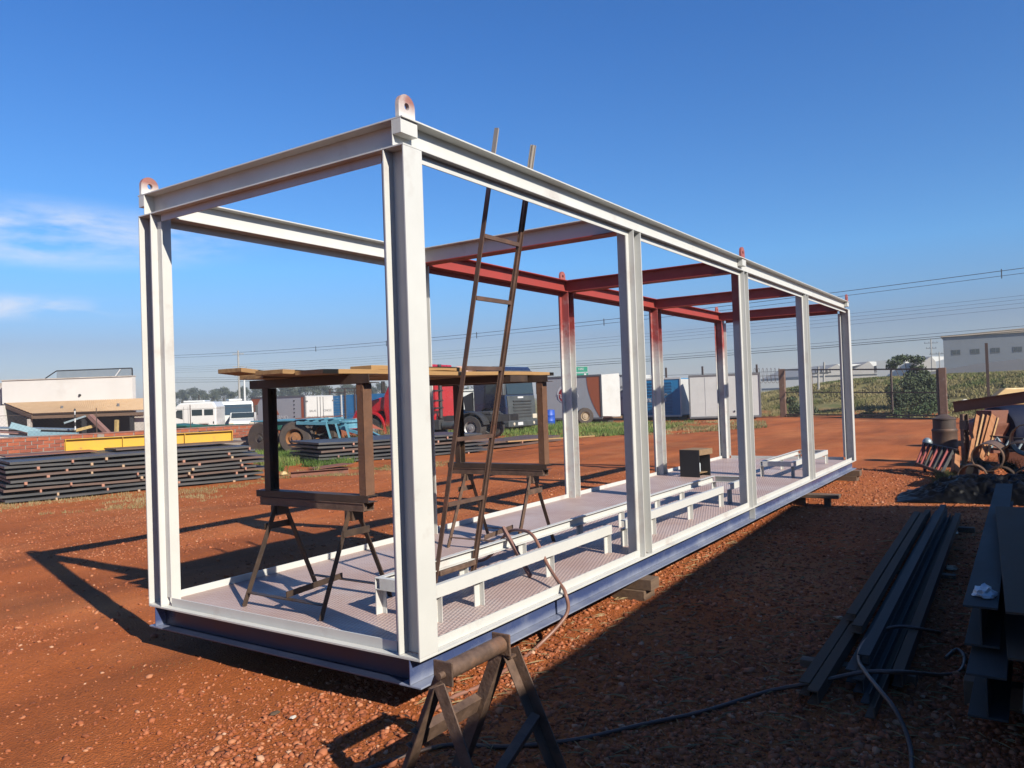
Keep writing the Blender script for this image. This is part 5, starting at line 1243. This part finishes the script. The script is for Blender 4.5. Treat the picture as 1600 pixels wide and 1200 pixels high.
# ================================================================== POWER LINE
LP = np.array([-43.0, 123.0]); RP = np.array([45.5, 57.5])
def lw(t, h, sag=0, off=0):
    X, Dp = LP*(1-t)+RP*t; q = Vector(CAM)+RGT*(X+off)+FWD*Dp; z = h-4*sag*t*(1-t); return Vector((q.x, q.y, z))
for (t, l) in [(0, 'tall concrete power pole far left behind the white truck cabs'), (1.0, 'tall concrete power pole beyond the right side of the yard')]:
    q = lw(t, 0); pl = thing('power_pole', l, 'power pole', (q.x, q.y, -.1 if t == 0 else 2.2), FACE)
    part('shaft', MB().cyl((0, 0, 0), (0, 0, 10.6), .20, .13, n=12), 'pole_concrete', pl)
    for (z, w) in ((10.0, .9), (8.0, .9)): part('crossarm', MB().box(-w, w, -.06, .06, z, z+.12), 'pole_concrete', pl)
    part('stay', MB().bar((0, -.1, 6.0), (1.3, -.1, 8.0), .08, .08, ZV), 'pole_concrete', pl)
    part('transformer', MB().cyl((-.45, 0, 6.6), (-.45, 0, 7.4), .25, n=14), 'pole_concrete', pl)
q = D(383, 640, 118); pl = thing('power_pole', 'short white pole right of the tall left power pole', 'power pole', (q.x, q.y, -.1), FACE)
part('shaft', MB().cyl((0, 0, 0), (0, 0, 6.8), .18, .12, n=12), 'plate_white', pl); part('cap', MB().box(-.2, .2, -.1, .1, 6.8, 6.9), 'plate_white', pl)
wl = 0
for (h0, h1, sag, off, r, l) in [(10.2, 10.6, .9, 0, .026, 'upper thick cable of the topmost pair'), (9.8, 10.2, .9, 0, .02, 'lower cable of the topmost pair'),
        (8.3, 8.4, .7, 0, .010, 'highest of the four thin middle wires'), (8.0, 8.1, .7, 0, .010, 'second of the four thin middle wires'), (7.7, 7.8, .7, 0, .010, 'third of the four thin middle wires'), (7.35, 7.45, .7, 0, .010, 'lowest of the four thin middle wires'),
        (6.3, 6.0, .8, 0, .015, 'upper dark cable of the lowest bundle'), (5.95, 5.75, .8, 0, .02, 'middle dark cable of the lowest bundle'), (5.6, 5.62, .8, 0, .025, 'lowest dark cable of the power line')]:
    solo('power_cable', MB().tube([lw(-.25+1.3*k/36, (h0+(h1-h0)*(-.25+1.3*k/36))-0, sag) for k in range(37)], r, 5), 'wire_black', l+' across the sky', 'cable', 'power cables above the yard')
for n_sp, t in enumerate((.17, .30, .44, .60, .80, .93)):
    a, b = lw(t, 10.35+.4*t, .9), lw(t, 9.6+.4*t, .9); solo('cable_spacer', MB().bar(b, a, .07, .07, Vector((1, 0, 0))), 'wire_black', f'{ordinal(n_sp, 6)} small dark spacer clipped on the topmost cable pair', 'spacer', 'spacers on the topmost cables')

# ================================================================== FAR BUILDINGS
p = D(1476, 588, 108); WG = thing('grey_warehouse', 'blue grey warehouse with four small windows on the bank at right', 'building', (p.x, p.y, 2.9), FACE-R(31))
zt_ = 4.95; Lw = 26
part('wall', MB().box(0, Lw, 0, 20, -1, zt_), 'warehouse_grey', WG)
part('plinth', MB().box(-.02, Lw, -.06, 0, -1, .85), 'warehouse_grey', WG)
part('roof', MB().prism([(-.3, zt_), (-.3, zt_+.12), (9.5, zt_+.55), (Lw, zt_+.9), (Lw, zt_)], -.25, 20.2), 'warehouse_roof', WG)
for x in (1.0, 3.25, 5.6, 8.1):
    w = part('window', MB().box(x, x+1.05, -.05, .03, 2.42, 3.12), 'print_grey', WG); part('pane', MB().box(x+.06, x+.50, -.06, -.05, 2.48, 3.06), 'glass', w); part('pane', MB().box(x+.55, x+.99, -.06, -.05, 2.48, 3.06), 'glass', w)
part('drainpipe', MB().box(11.3, 11.42, -.1, 0, -.5, zt_), 'warehouse_grey', WG)
p = D(1288, 588, 190); FC = thing('factory', 'far factory with white sawtooth roof beyond the gate', 'building', (p.x, p.y, 3.0), FACE)
for k in range(4):
    x = k*7.6-3; part('roof', MB().prism([(x, 1.2), (x+6.4, 3.9 + .35*k), (x+7.5, 2.7+.3*k), (x+7.6, 1.2)], 0, 40), 'factory_grey', FC); part('skylight', MB().prism([(x+6.45, 3.9+.35*k), (x+12.4, 3.7+.35*k), (x+7.55, 2.75+.3*k)], .4, 39), 'warehouse_white', FC)
part('wall', MB().box(-3, 32, .5, 39, -2, 1.3), 'factory_grey', FC)
p = D(1396, 590, 120); solo('white_shed', MB().box(p.x-2, p.x+3.5, p.y-2, p.y+2, 2.2, 5.2), 'warehouse_white', 'small white shed behind the flat topped tree', 'shed')
q = D(1226, 590, 170); solo('white_hall', MB().box(q.x-2, q.x+2, q.y-5, q.y+5, 1.6, 3.2), 'warehouse_white', 'long low white hall at the horizon left of the gate', 'building')
# signs
p = D(1496, 580, 84); BS = thing('blue_sign', 'small blue road sign with white arrow before the grey warehouse', 'sign', (p.x, p.y, float(ter(p.x, p.y))), FACE)
part('board', MB().box(-.42, .42, -.03, .03, .0+.55, 1.0+.1), 'sign_blue', BS); part('arrow', MB().prism([(-.32, .62), (-.12, .62), (-.12, .7), (.32, .7), (.32, .8), (-.12, .8), (-.12, .92)], -.04, -.031), 'plate_white', BS); part('leg', MB().box(-.03, .03, .04, .08, -.2, 1.0), 'pole_concrete', BS)
p = D(908, 582, 95); GS = thing('green_sign', 'green highway sign with white border above the box trailer', 'sign', (p.x, p.y, 0), FACE)
part('board', MB().box(-.85, .85, -.03, .03, 4.35, 5.1), 'sign_green', GS); part('board', MB().box(-.85, .85, -.03, .03, 3.95, 4.3), 'sign_green', GS)
for (a, b, c, d_) in ((-.82, .82, 5.05, 5.09), (-.82, .82, 4.36, 4.40), (-.84, -.80, 4.40, 5.05), (.80, .84, 4.40, 5.05), (-.82, .82, 4.26, 4.29)): part('border', MB().box(a, b, -.045, -.031, c, d_), 'plate_white', GS)
text('lettering', 'NRE', .36, 'plate_white', GS, (0, -.04, 4.76), (R(90), 0, 0)); part('lettering', MB().box(.35, .6, -.045, -.031, 4.03, 4.2), 'plate_white', GS)
for x in (-.5, .5): part('leg', MB().box(x-.05, x+.05, .035, .1, -.1, 5.0), 'pole_concrete', GS)

# ================================================================== SCRAP AT THE RIGHT
RK = thing('pipe_rack', 'rusty steel rack with a broad top beam at the right edge', 'rack', (0, 0, 0))
ra, rb = D(1490, 636, 14.2), D(1620, 618, 13.0)
part('top_beam', MB().hbeam(ra, rb, .19, .12, .008, .012, ZV), 'red_rust', RK)
pa = D(1506, 647, 14.15); part('post', MB().hbeam((pa.x, pa.y, 0), (pa.x, pa.y, pa.z), .10, .10, .01, .012, RGT), 'brown_steel', RK)
pb = D(1640, 640, 12.9); part('post', MB().hbeam((pb.x, pb.y, 0), (pb.x, pb.y, pb.z), .10, .10, .01, .012, RGT), 'brown_steel', RK)
part('clamp', MB().bar(D(1506, 671, 14.0), D(1506, 657, 14.0), .19, .05, RGT), 'dark_rust', RK)
part('base_plate', MB().box(pa.x-.2, pa.x+.2, pa.y-.2, pa.y+.2, .0, .16), 'black_plastic', RK)
for i, px in enumerate((1508, 1523, 1528, 1546)):
    c = D(px, 627, 14.1); solo('scrap_piece', blob(c.x, c.y, ra.z+.10, .05, .06, .04, 60+i, .4, 2), 'litter_white', ['small pale lump at the left on the rack beam', 'second pale lump on the rack beam', 'pale lump in the middle of the rack beam', 'rightmost pale lump on the rack beam'][i], 'scrap')
for i, (xa, ya_, xb, yb_, w, mt) in enumerate([(1527, 649, 1514, 722, .07, 'leaning_wood'), (1536, 648, 1519, 724, .035, 'new_wood'), (1544, 650, 1527, 722, .07, 'leaning_wood'), (1552, 649, 1533, 718, .10, 'leaning_wood'), (1559, 653, 1543, 712, .03, 'new_wood')]):
    solo('leaning_board', MB().bar(D(xb, yb_, 13.5), D(xa, ya_, 14.1), w, .03, FWD), mt, ['leftmost dark orange board leaning on the rack', 'thin bright board leaning on the rack, second from left', 'middle orange board leaning on the rack', 'wide orange board leaning on the rack', 'thin bright board at the right of the leaning boards'][i], 'board', 'boards leaning on the rack')
p = D(1477, 700, 16.2); DR = thing('rusty_drum', 'dark rusty drum with a conical top left of the rack', 'drum', (p.x, p.y, 0))
part('body', MB().lathe((0, 0, 0), (0, 0, 1), [(0, 0), (.235, 0), (.24, .02), (.235, .04), (.235, .30), (.245, .32), (.235, .34), (.235, .63), (.245, .66), (.235, .69), (.225, .70)], 28), 'drum_rust', DR, smooth=True)
part('collar', MB().lathe((0, 0, .69), (0, 0, 1), [(.20, 0), (.215, .0), (.215, .19), (.23, .2), (.23, .225), (.20, .225), (.06, .30), (0, .31)], 28), 'gate_steel', DR, smooth=True)
p = D(1449, 694, 15.2); 
def lathe_solo(name, c, prof, mt, label, cat, ax=(0, 0, 1)): return solo(name, MB().lathe(c, ax, prof, 28), mt, label, cat, smooth=True)
lathe_solo('grey_ball', (p.x, p.y, .42), [(0, 0), (.05, .005), (.085, .05), (.09, .09), (.07, .14), (.03, .17), (0, .175)], 'galv_sheet', 'round grey float lying on the red slatted rack', 'float')
# red slatted rack tipped on its side
SR = thing('slatted_rack', 'red slatted steel rack tipped on its side before the drum', 'rack', (0, 0, 0))
c00, c01, c10, c11 = D(1443, 693, 14.6), D(1496, 704, 13.9), D(1431, 724, 14.2), D(1476, 741, 13.5)
part('top_bar', MB().bar(c00, c01, .05, .05, ZV), 'dark_rust', SR); part('bottom_bar', MB().bar(c10, c11, .05, .05, ZV), 'dark_rust', SR)
for k in range(7):
    t = (k+.3)/7; part('slat', MB().bar(c10+(c11-c10)*t, c00+(c01-c00)*t, .055, .02, FWD), 'rack_red' if k not in (2, 4, 6) else 'black_plastic', SR)
for s_ in (c00, c01): part('leg', MB().bar((s_.x, s_.y, 0), s_, .04, .04, FWD), 'dark_rust', SR)
solo('orange_stump', MB().bar(D(1492, 738, 13.2), D(1494, 712, 13.4), .10, .08, FWD), 'leaning_wood', 'upright orange timber stump right of the red rack', 'timber')
# big dark blue drum lying behind
p = D(1592, 668, 15.0); solo('blue_drum', MB().lathe((p.x, p.y, .72), tuple(RGT*.9+FWD*.3), [(0, -.6), (.42, -.6), (.45, -.56), (.45, .56), (.42, .6), (0, .6)], 32), 'drum_blue', 'big dark blue drum lying under the rack beam', 'drum', smooth=True)
solo('drum_cradle', MB().box(p.x-.5, p.x+.5, p.y-.35, p.y+.35, 0, .30), 'red_rust', 'rusty cradle carrying the dark blue drum', 'cradle')
p = D(1551, 662, 14.7); solo('rusty_hopper', MB().lathe((p.x, p.y, .3), (0, 0, 1), [(.14, 0), (.20, .35), (.30, .52), (.31, .56), (.26, .56), (.26, .8), (0, .8)], 4), 'red_rust', 'rusty square hopper between the boards and the blue drum', 'hopper')
# lattice girder
LG = thing('lattice_girder', 'grey steel lattice girder leaning behind the pipes', 'girder', (0, 0, 0))
la, lb, lc, le = D(1538, 681, 13.9), D(1600, 686, 13.4), D(1538, 700, 13.8), D(1600, 706, 13.3)
part('chord', MB().bar(la, lb, .035, .035, ZV), 'mill_steel', LG); part('chord', MB().bar(lc, le, .035, .035, ZV), 'mill_steel', LG)
for k in range(6):
    t0, t1 = k/6, (k+1)/6
    a, b = (la+(lb-la)*t0, lc+(le-lc)*t1) if k % 2 == 0 else (lc+(le-lc)*t0, la+(lb-la)*t1)
    part('diagonal', MB().bar(a, b, .03, .03, FWD), 'galv_sheet', LG)
# pipe lengths, stacked
PIPE = 'short rusty pipe lengths piled at the right'
def pipe(px, py, dep, r, L_, label, mt='dark_rust'):
    c = D(px, py, dep); c.z = max(c.z, 0); ax = (FWD*.80+RGT*.62); 
    solo('pipe', MB().ring(c, c+ax*L_, r, r-.014, 36), mt, label, 'pipe', PIPE, smooth=True)
pipe(1519, 747, 11.85, .205, .8, 'left pipe in the bottom row of the pipe pile, straw inside', 'brown_steel')
pipe(1563, 751, 11.7, .205, .8, 'middle pipe in the bottom row of the pipe pile')
pipe(1605, 755, 11.55, .205, .8, 'right pipe in the bottom row, cut by the photo edge')
pipe(1542, 715, 11.8, .215, .8, 'left pipe in the upper row of the pipe pile', 'brown_steel')
pipe(1592, 718, 11.65, .255, .7, 'right pipe in the upper row of the pipe pile', 'dark_rust')
pipe(1606, 688, 12.0, .25, .5, 'topmost pipe at the right edge of the pile', 'dark_rust')
solo('yellow_sheet', MB().prism([(-1.1, -.35), (1.8, -.4), (1.8, .3), (-.5, .32), (-.95, .0)], 0, .25, lambda x, y, z: tuple(D(1590, 618, 19)+RGT*x*.55+FWD*y+ZV*z*.6)), 'tarp_yellow', 'pale yellow sheet covering a heap at the right edge', 'sheet', bev=.03)
p = D(1590, 640, 20); solo('scrap_heap', blob(p.x, p.y, .3, 1.1, 1.1, .9, 77, .5), 'pink_rust', 'rusty scrap heap under the pale yellow sheet', 'scrap heap')
p = D(1546, 648, 30); solo('fence_post', MB().box(p.x-.05, p.x+.05, p.y-.05, p.y+.05, 0, 3.1), 'gate_steel', 'thin dark steel post before the bank right of the gate', 'post')
# ================================================================== VEGETATION
def leafcloud(name, n, clumps, lw, seed, flat=1.0):
    """leaf-sized quads gathered in clumps: clumps = (x, y, z, rx, ry, rz, weight)"""
    g = np.random.default_rng(seed); C = np.array(clumps); w = C[:, 6]/C[:, 6].sum(); k = g.choice(len(C), n, p=w)
    d = g.normal(size=(n, 3)); d /= np.linalg.norm(d, axis=1)[:, None]; r = g.random(n)**.38
    P = C[k, :3]+d*C[k, 3:6]*r[:, None]
    nn = g.normal(size=(n, 3))+d*.6+np.array([0, 0, .5]); nn /= np.linalg.norm(nn, axis=1)[:, None]
    t = np.cross(nn, g.normal(size=(n, 3))); t /= np.linalg.norm(t, axis=1)[:, None]; b = np.cross(nn, t)
    s = lw*g.uniform(.6, 1.4, n)[:, None]
    V = np.stack([P-t*s*.9, P-b*s*.4, P+t*s*.9, P+b*s*.4], 1).reshape(-1, 3)
    F = np.arange(4*n).reshape(n, 4)
    return fastmesh(name, V, F, False)
def limbs(trunk_r, h, tips, seed):
    g = random.Random(seed); mb = MB()
    mb.tube([(0, 0, -.2), (g.uniform(-.04, .04)*h, 0, h*.35), (g.uniform(-.05, .05)*h, g.uniform(-.05, .05)*h, h*.72)], trunk_r, 8)
    for (x, y, z) in tips:
        st = h*g.uniform(.25, .6); mb.bar((0, 0, st), (x*.85, y*.85, z), trunk_r*.5, trunk_r*.5, None, taper=.4)
    return mb
# far treeline on the left: round-crowned pines, a few shapes repeated
protos = []
for k in range(5):
    g = random.Random(50+k); h = 9.5; cl = []
    for i in range(8):
        a = g.uniform(0, 6.28); rr = g.uniform(.2, 1.6); z = g.uniform(6.2, 9.2)
        cl.append((rr*math.cos(a), rr*math.sin(a), z, 1.5, 1.5, 1.0, 1))
    cl.append((0, 0, 8.9, 1.6, 1.6, 1.1, 2)); cl.append((0, 0, 4.4, 2.6, 2.6, 3.0, 2.5))
    protos.append((leafcloud('crown', 1500, cl, .30, 50+k), limbs(.22, 8, [(c[0], c[1], c[2]) for c in cl[:5]], k).mesh('trunk')))
g = random.Random(5); n_ = 0
tl = [(x, g.uniform(175, 215)) for x in np.linspace(276, 452, 22)]+[(x, g.uniform(165, 200)) for x in np.linspace(455, 612, 21)]
tl = sorted(tl)
for i, (px, dep) in enumerate(tl):
    px += g.uniform(-4, 4); p = D(px, 640, dep); k = g.randrange(5)
    ytop = np.interp(px, [276, 300, 340, 380, 430, 470, 505, 520, 560, 600, 615], [616, 612, 610, 607, 606, 601, 599, 604, 601, 597, 606])+g.uniform(-5, 8)
    h = (650-.036*px-ytop)/FPX*dep+CAM[2]; s = h/9.9
    t = thing('pine_tree', f'round-topped dark tree, {ordinal(i, len(tl))} in the far treeline', 'tree', (p.x, p.y, 0), g.uniform(0, 6), 'trees of the far treeline')
    t.scale = (s*g.uniform(.85, 1.15), s*g.uniform(.85, 1.15), s)
    put('crown', protos[k][0], 'leaf_hazy', t); put('trunk', protos[k][1], 'bark', t)
# low scrub in front of the treeline
gg = np.random.default_rng(9); cl = []
for x in np.linspace(262, 640, 70): p = D(x, 640, 150+gg.uniform(-12, 12)); cl.append((p.x, p.y, 1.1, 3.0, 3.0, gg.uniform(1.0, 2.0), 1))
o = put('undergrowth', leafcloud('undergrowth', 7000, cl, .42, 4), 'leaf_hazy'); tag(o, 'low dark scrub below the far treeline', None, None, 'stuff')
cl = []
for x in np.linspace(640, 760, 18): p = D(x, 634, 260+gg.uniform(-20, 20)); cl.append((p.x, p.y, 2.2, 6, 6, gg.uniform(2, 3.6), 1))
o = put('undergrowth', leafcloud('undergrowth', 2500, cl, .8, 5), 'leaf_hazy'); tag(o, 'faint distant trees seen between the two trucks', None, None, 'stuff')
# flat-topped tree and dark bush behind the gate
def tree(name, label, px, pyb, dep, clumps, n, lw, tr, h, seed, mt='leaf_dark', grp=None):
    p = D(px, pyb, dep); gz_ = p.z; t = thing(name, label, 'tree' if 'tree' in name else 'bush', (p.x, p.y, gz_), FACE, grp)
    put('crown', leafcloud('crown', n, clumps, lw, seed), mt, t)
    part('trunk', limbs(tr, h, [(c[0], c[1], c[2]) for c in clumps[:6]], seed), 'bark', t); return t
def cl_(lst, dep): k = dep/FPX; return [(x*k, y*k*1.0, z*k, rx*k, rx*k*.9, rz*k, rx*rz) for (x, y, z, rx, rz) in lst]
tree('flat_topped_tree', 'dark tree with a spreading flat top behind the gate', 1425, 650, 41, cl_([(-22, 0, 85, 14, 6), (-8, 5, 91, 16, 6), (8, -4, 88, 15, 7), (-28, 2, 78, 10, 5), (12, 0, 74, 13, 8), (4, 3, 62, 14, 9), (22, 0, 66, 9, 6), (16, 4, 52, 14, 9), (-2, 0, 48, 14, 8), (-2, 0, 34, 14, 9)], 41), 3800, .075, .08, 2.6, 71)
tree('dark_bush', 'large dark green bush behind the right leaf of the gate', 1432, 652, 38.6, cl_([(-18, 0, 30, 20, 16), (4, 0, 36, 22, 16), (22, 0, 34, 18, 18), (30, 0, 50, 14, 12), (-36, 0, 44, 12, 10), (-8, 0, 54, 16, 10), (12, 0, 58, 16, 10), (38, 0, 26, 13, 12), (-26, 0, 14, 14, 12), (10, 0, 14, 20, 12), (-30, 0, 30, 14, 12), (22, 0, 12, 18, 12)], 38.6), 8500, .07, .07, 1.5, 72)
tree('green_bush', 'lighter green bush low behind the gate near its right post', 1452, 653, 37.2, cl_([(0, 0, 14, 13, 11), (-20, 0, 10, 12, 9), (10, 0, 22, 9, 8), (-50, 0, 9, 9, 8)], 37.2), 1100, .075, .03, .7, 73, 'leaf_mid')
tree('gate_bush', 'dark bush behind the left part of the gate', 1246, 653, 43.6, cl_([(0, 0, 14, 14, 12), (16, 0, 12, 12, 11), (-8, 0, 28, 10, 7), (4, 0, 44, 16, 5), (26, 0, 8, 9, 9)], 43.6), 1500, .08, .03, .8, 74)
tree('weed_bush', 'pale green weed bush in the gap right of the gate middle', 1360, 655, 39.8, cl_([(0, 0, 10, 9, 9), (-10, 0, 6, 8, 6)], 39.8), 450, .07, .03, .5, 75, 'leaf_mid')
tree('stem_plant', 'tall dark weed beside the thin post right of the gate', 1565, 640, 30, cl_([(0, 0, 18, 5, 10), (4, 0, 30, 4, 12), (-5, 0, 8, 7, 8), (-16, 0, 14, 5, 9)], 30), 700, .07, .02, .8, 76)
for (px, w, l) in [(1555, 26, 'dark shrub at the foot of the grey warehouse, left one'), (1593, 18, 'dark shrub at the foot of the grey warehouse, right one')]:
    tree('warehouse_shrub', l, px, 574, 100, cl_([(0, 0, 0, w*.5, 6), (-w*.35, 0, -2, w*.3, 4), (w*.35, 0, -1, w*.3, 5), (w*.1, 0, 4, w*.25, 4)], 100), 600, .16, .08, .8, 77+px)
# grass
def blades(name, P, hgt, wid, mt, seed, label, lean=.35):
    g = np.random.default_rng(seed); n = len(P); a = g.uniform(0, 6.28, n); h = hgt*g.uniform(.4, 1.25, n); w = wid*g.uniform(.6, 1.3, n)
    tx, ty = np.cos(a)*w, np.sin(a)*w; l = g.normal(0, lean, (n, 2))*h[:, None]
    V = np.stack([np.column_stack([P[:, 0]-tx, P[:, 1]-ty, P[:, 2]-.01]), np.column_stack([P[:, 0]+tx, P[:, 1]+ty, P[:, 2]-.01]), np.column_stack([P[:, 0]+l[:, 0], P[:, 1]+l[:, 1], P[:, 2]+h])], 1).reshape(-1, 3)
    tint = np.repeat(np.clip(.5+1.1*vnoise(P[:, 0], P[:, 1], 1.5, seed)+g.normal(0, .22, n), 0, 1), 3)
    o = put(name, fastmesh(name, V, np.arange(3*n).reshape(n, 3), False, tint), mt); tag(o, label, None, None, 'stuff'); return o
def poly_pts(corners, n, seed, fn=None):
    """random points over the ground inside a quad of photo-ground corners"""
    g = np.random.default_rng(seed); c = np.array([[p.x, p.y] for p in corners]); a, b = g.random(n), g.random(n)
    Q = (c[0]*(1-a)[:, None]+c[1]*a[:, None])*(1-b)[:, None]+(c[3]*(1-a)[:, None]+c[2]*a[:, None])*b[:, None]
    keep = vnoise(Q[:, 0], Q[:, 1], 1.1, seed)+vnoise(Q[:, 0], Q[:, 1], .35, seed+1)*.7 > -.18+(0 if fn is None else fn(a, b)); Q = Q[keep]
    return np.column_stack([Q, ter(Q[:, 0], Q[:, 1])])
blades('grass', poly_pts([G(395, 742), G(520, 736), G(640, 690), G(400, 694)], 30000, 81, lambda a, b: .25*(b < .12)), .20, .012, 'blade_green', 81, 'green grass between the plate stacks and the blue trailer')
blades('grass', poly_pts([G(560, 700), G(900, 672), G(890, 662), G(480, 690)], 16000, 82), .26, .018, 'blade_green', 82, 'green grass under the trucks')
blades('grass', poly_pts([G(780, 690), G(1020, 678), G(1085, 660), G(830, 664)], 22000, 83), .16, .018, 'blade_green', 83, 'short grass in front of the box trailers')
blades('dry_grass', poly_pts([G(0, 808), G(290, 792), G(430, 752), G(0, 786)], 9000, 84, lambda a, b: .3*(1-b)), .05, .005, 'blade_dry', 84, 'thin dry grass along the foot of the left stack')
blades('dry_grass', poly_pts([G(395, 752), G(590, 742), G(780, 718), G(470, 735)], 8000, 85, lambda a, b: .2*(1-b)), .05, .006, 'blade_dry', 85, 'dry grass in front of the middle stack')
blades('dry_grass', poly_pts([G(1000, 682), G(1200, 668), G(1195, 657), G(1010, 662)], 9000, 86, lambda a, b: .1), .10, .014, 'blade_dry', 86, 'dry grass before the containers')
blades('dry_grass', poly_pts([G(1462, 760), G(1530, 775), G(1528, 752), G(1470, 742)], 3500, 87), .16, .007, 'straw' if False else 'blade_dry', 87, 'dry weeds by the pipe pile', .6)
blades('dry_grass', poly_pts([G(200, 1070), G(330, 1050), G(330, 1010), G(200, 1030)], 160, 88, lambda a, b: .1), .015, .002, 'blade_dry', 88, 'sparse dry grass on the sunlit ground at left')
# straw in the bottom pipes and weeds by the red truck wheel
p = D(612, 688, 30); Q = np.column_stack([p.x+gg.normal(0, .45, 420), p.y+gg.normal(0, .3, 420), np.zeros(420)]); blades('dry_grass', Q, .75, .012, 'blade_dry', 89, 'tall dry weeds before the front wheel of the red truck', .4)
for i, (px, py, dep) in enumerate([(1522, 758, 11.95), (1565, 760, 11.8), (1546, 726, 11.9), (1594, 730, 11.75)]):
    c = D(px, py, dep)+FWD*.3; Q = np.column_stack([c.x+gg.normal(0, .07, 160), c.y+gg.normal(0, .07, 160), np.full(160, c.z-.06)+gg.random(160)*.05]); blades('straw', Q, .16, .006, 'blade_dry', 90+i, 'straw and scraps inside a pipe of the pile', 1.0)
# hillside
n = 190000; s_ = gg.uniform(-14, 34, n); e_ = gg.uniform(.6, 14, n)
Q = GA[None]+GT[None]*s_[:, None]+GN[None]*e_[:, None]; z = ter(Q[:, 0], Q[:, 1])
keep = (vnoise(Q[:, 0], Q[:, 1], 1.4, 21)+vnoise(Q[:, 0], Q[:, 1], .5, 22)*.8 > -.30); Q, z, e_ = Q[keep], z[keep], e_[keep]
hb = blades('bank_grass', np.column_stack([Q, z]), .17, .03, 'blade_hill', 91, 'mixed green and dry grass over the bank', .5)
n = 26000; s_ = gg.uniform(-12, 34, n); e_ = gg.uniform(10.5, 14.2, n); Q = GA[None]+GT[None]*s_[:, None]+GN[None]*e_[:, None]; k = vnoise(Q[:, 0], Q[:, 1], 3, 31) > -.1; Q = Q[k]
blades('bank_grass', np.column_stack([Q, ter(Q[:, 0], Q[:, 1])]), .15, .035, 'blade_green', 92, 'greener grass along the top of the bank')
# dry twiggy straw lying on the shaded ground
n = 2600; th = gg.uniform(-.62, .15, n); r = gg.uniform(3.0, 10, n); Q = np.column_stack([CAM[0]+r*np.cos(YAW+th), CAM[1]+r*np.sin(YAW+th)]); k = Q[:, 1] < .2; Q = Q[k]
V_, F_ = [], []
for q in Q:
    a = rng.uniform(0, 6.28); L_ = rng.uniform(.02, .08); z0 = float(ter(q[0], q[1]))+.012; dx, dy = math.cos(a)*L_, math.sin(a)*L_; k0 = len(V_)
    V_ += [(q[0]-dx, q[1]-dy, z0), (q[0]+dx, q[1]+dy, z0+.01), (q[0]+dx*.2-dy*.03, q[1]+dy*.2+dx*.03, z0+.014)]; F_.append((k0, k0+1, k0+2))
o = put('twigs', fastmesh('twigs', V_, F_), 'straw'); tag(o, 'thin dry twigs and straw on the shaded ground', None, None, 'stuff')

# ================================================================== MORNING AIR
hz = bpy.data.materials.new('morning_haze'); hz.use_nodes = True; t = hz.node_tree; t.nodes.clear()
pv = N(t, 'ShaderNodeVolumePrincipled'); pv.inputs['Color'].default_value = (.86, .90, .96, 1); pv.inputs['Density'].default_value = .0010; pv.inputs['Anisotropy'].default_value = .25
om = N(t, 'ShaderNodeOutputMaterial'); t.links.new(pv.outputs[0], om.inputs['Volume'])
MT['morning_haze'] = hz
solo('haze', MB().box(us.min()-3, us.max()+3, vs_.min()-3, vs_.max()+3, -1.5, 13.6), 'morning_haze', 'thin pale morning haze over the yard', None, kind='stuff')
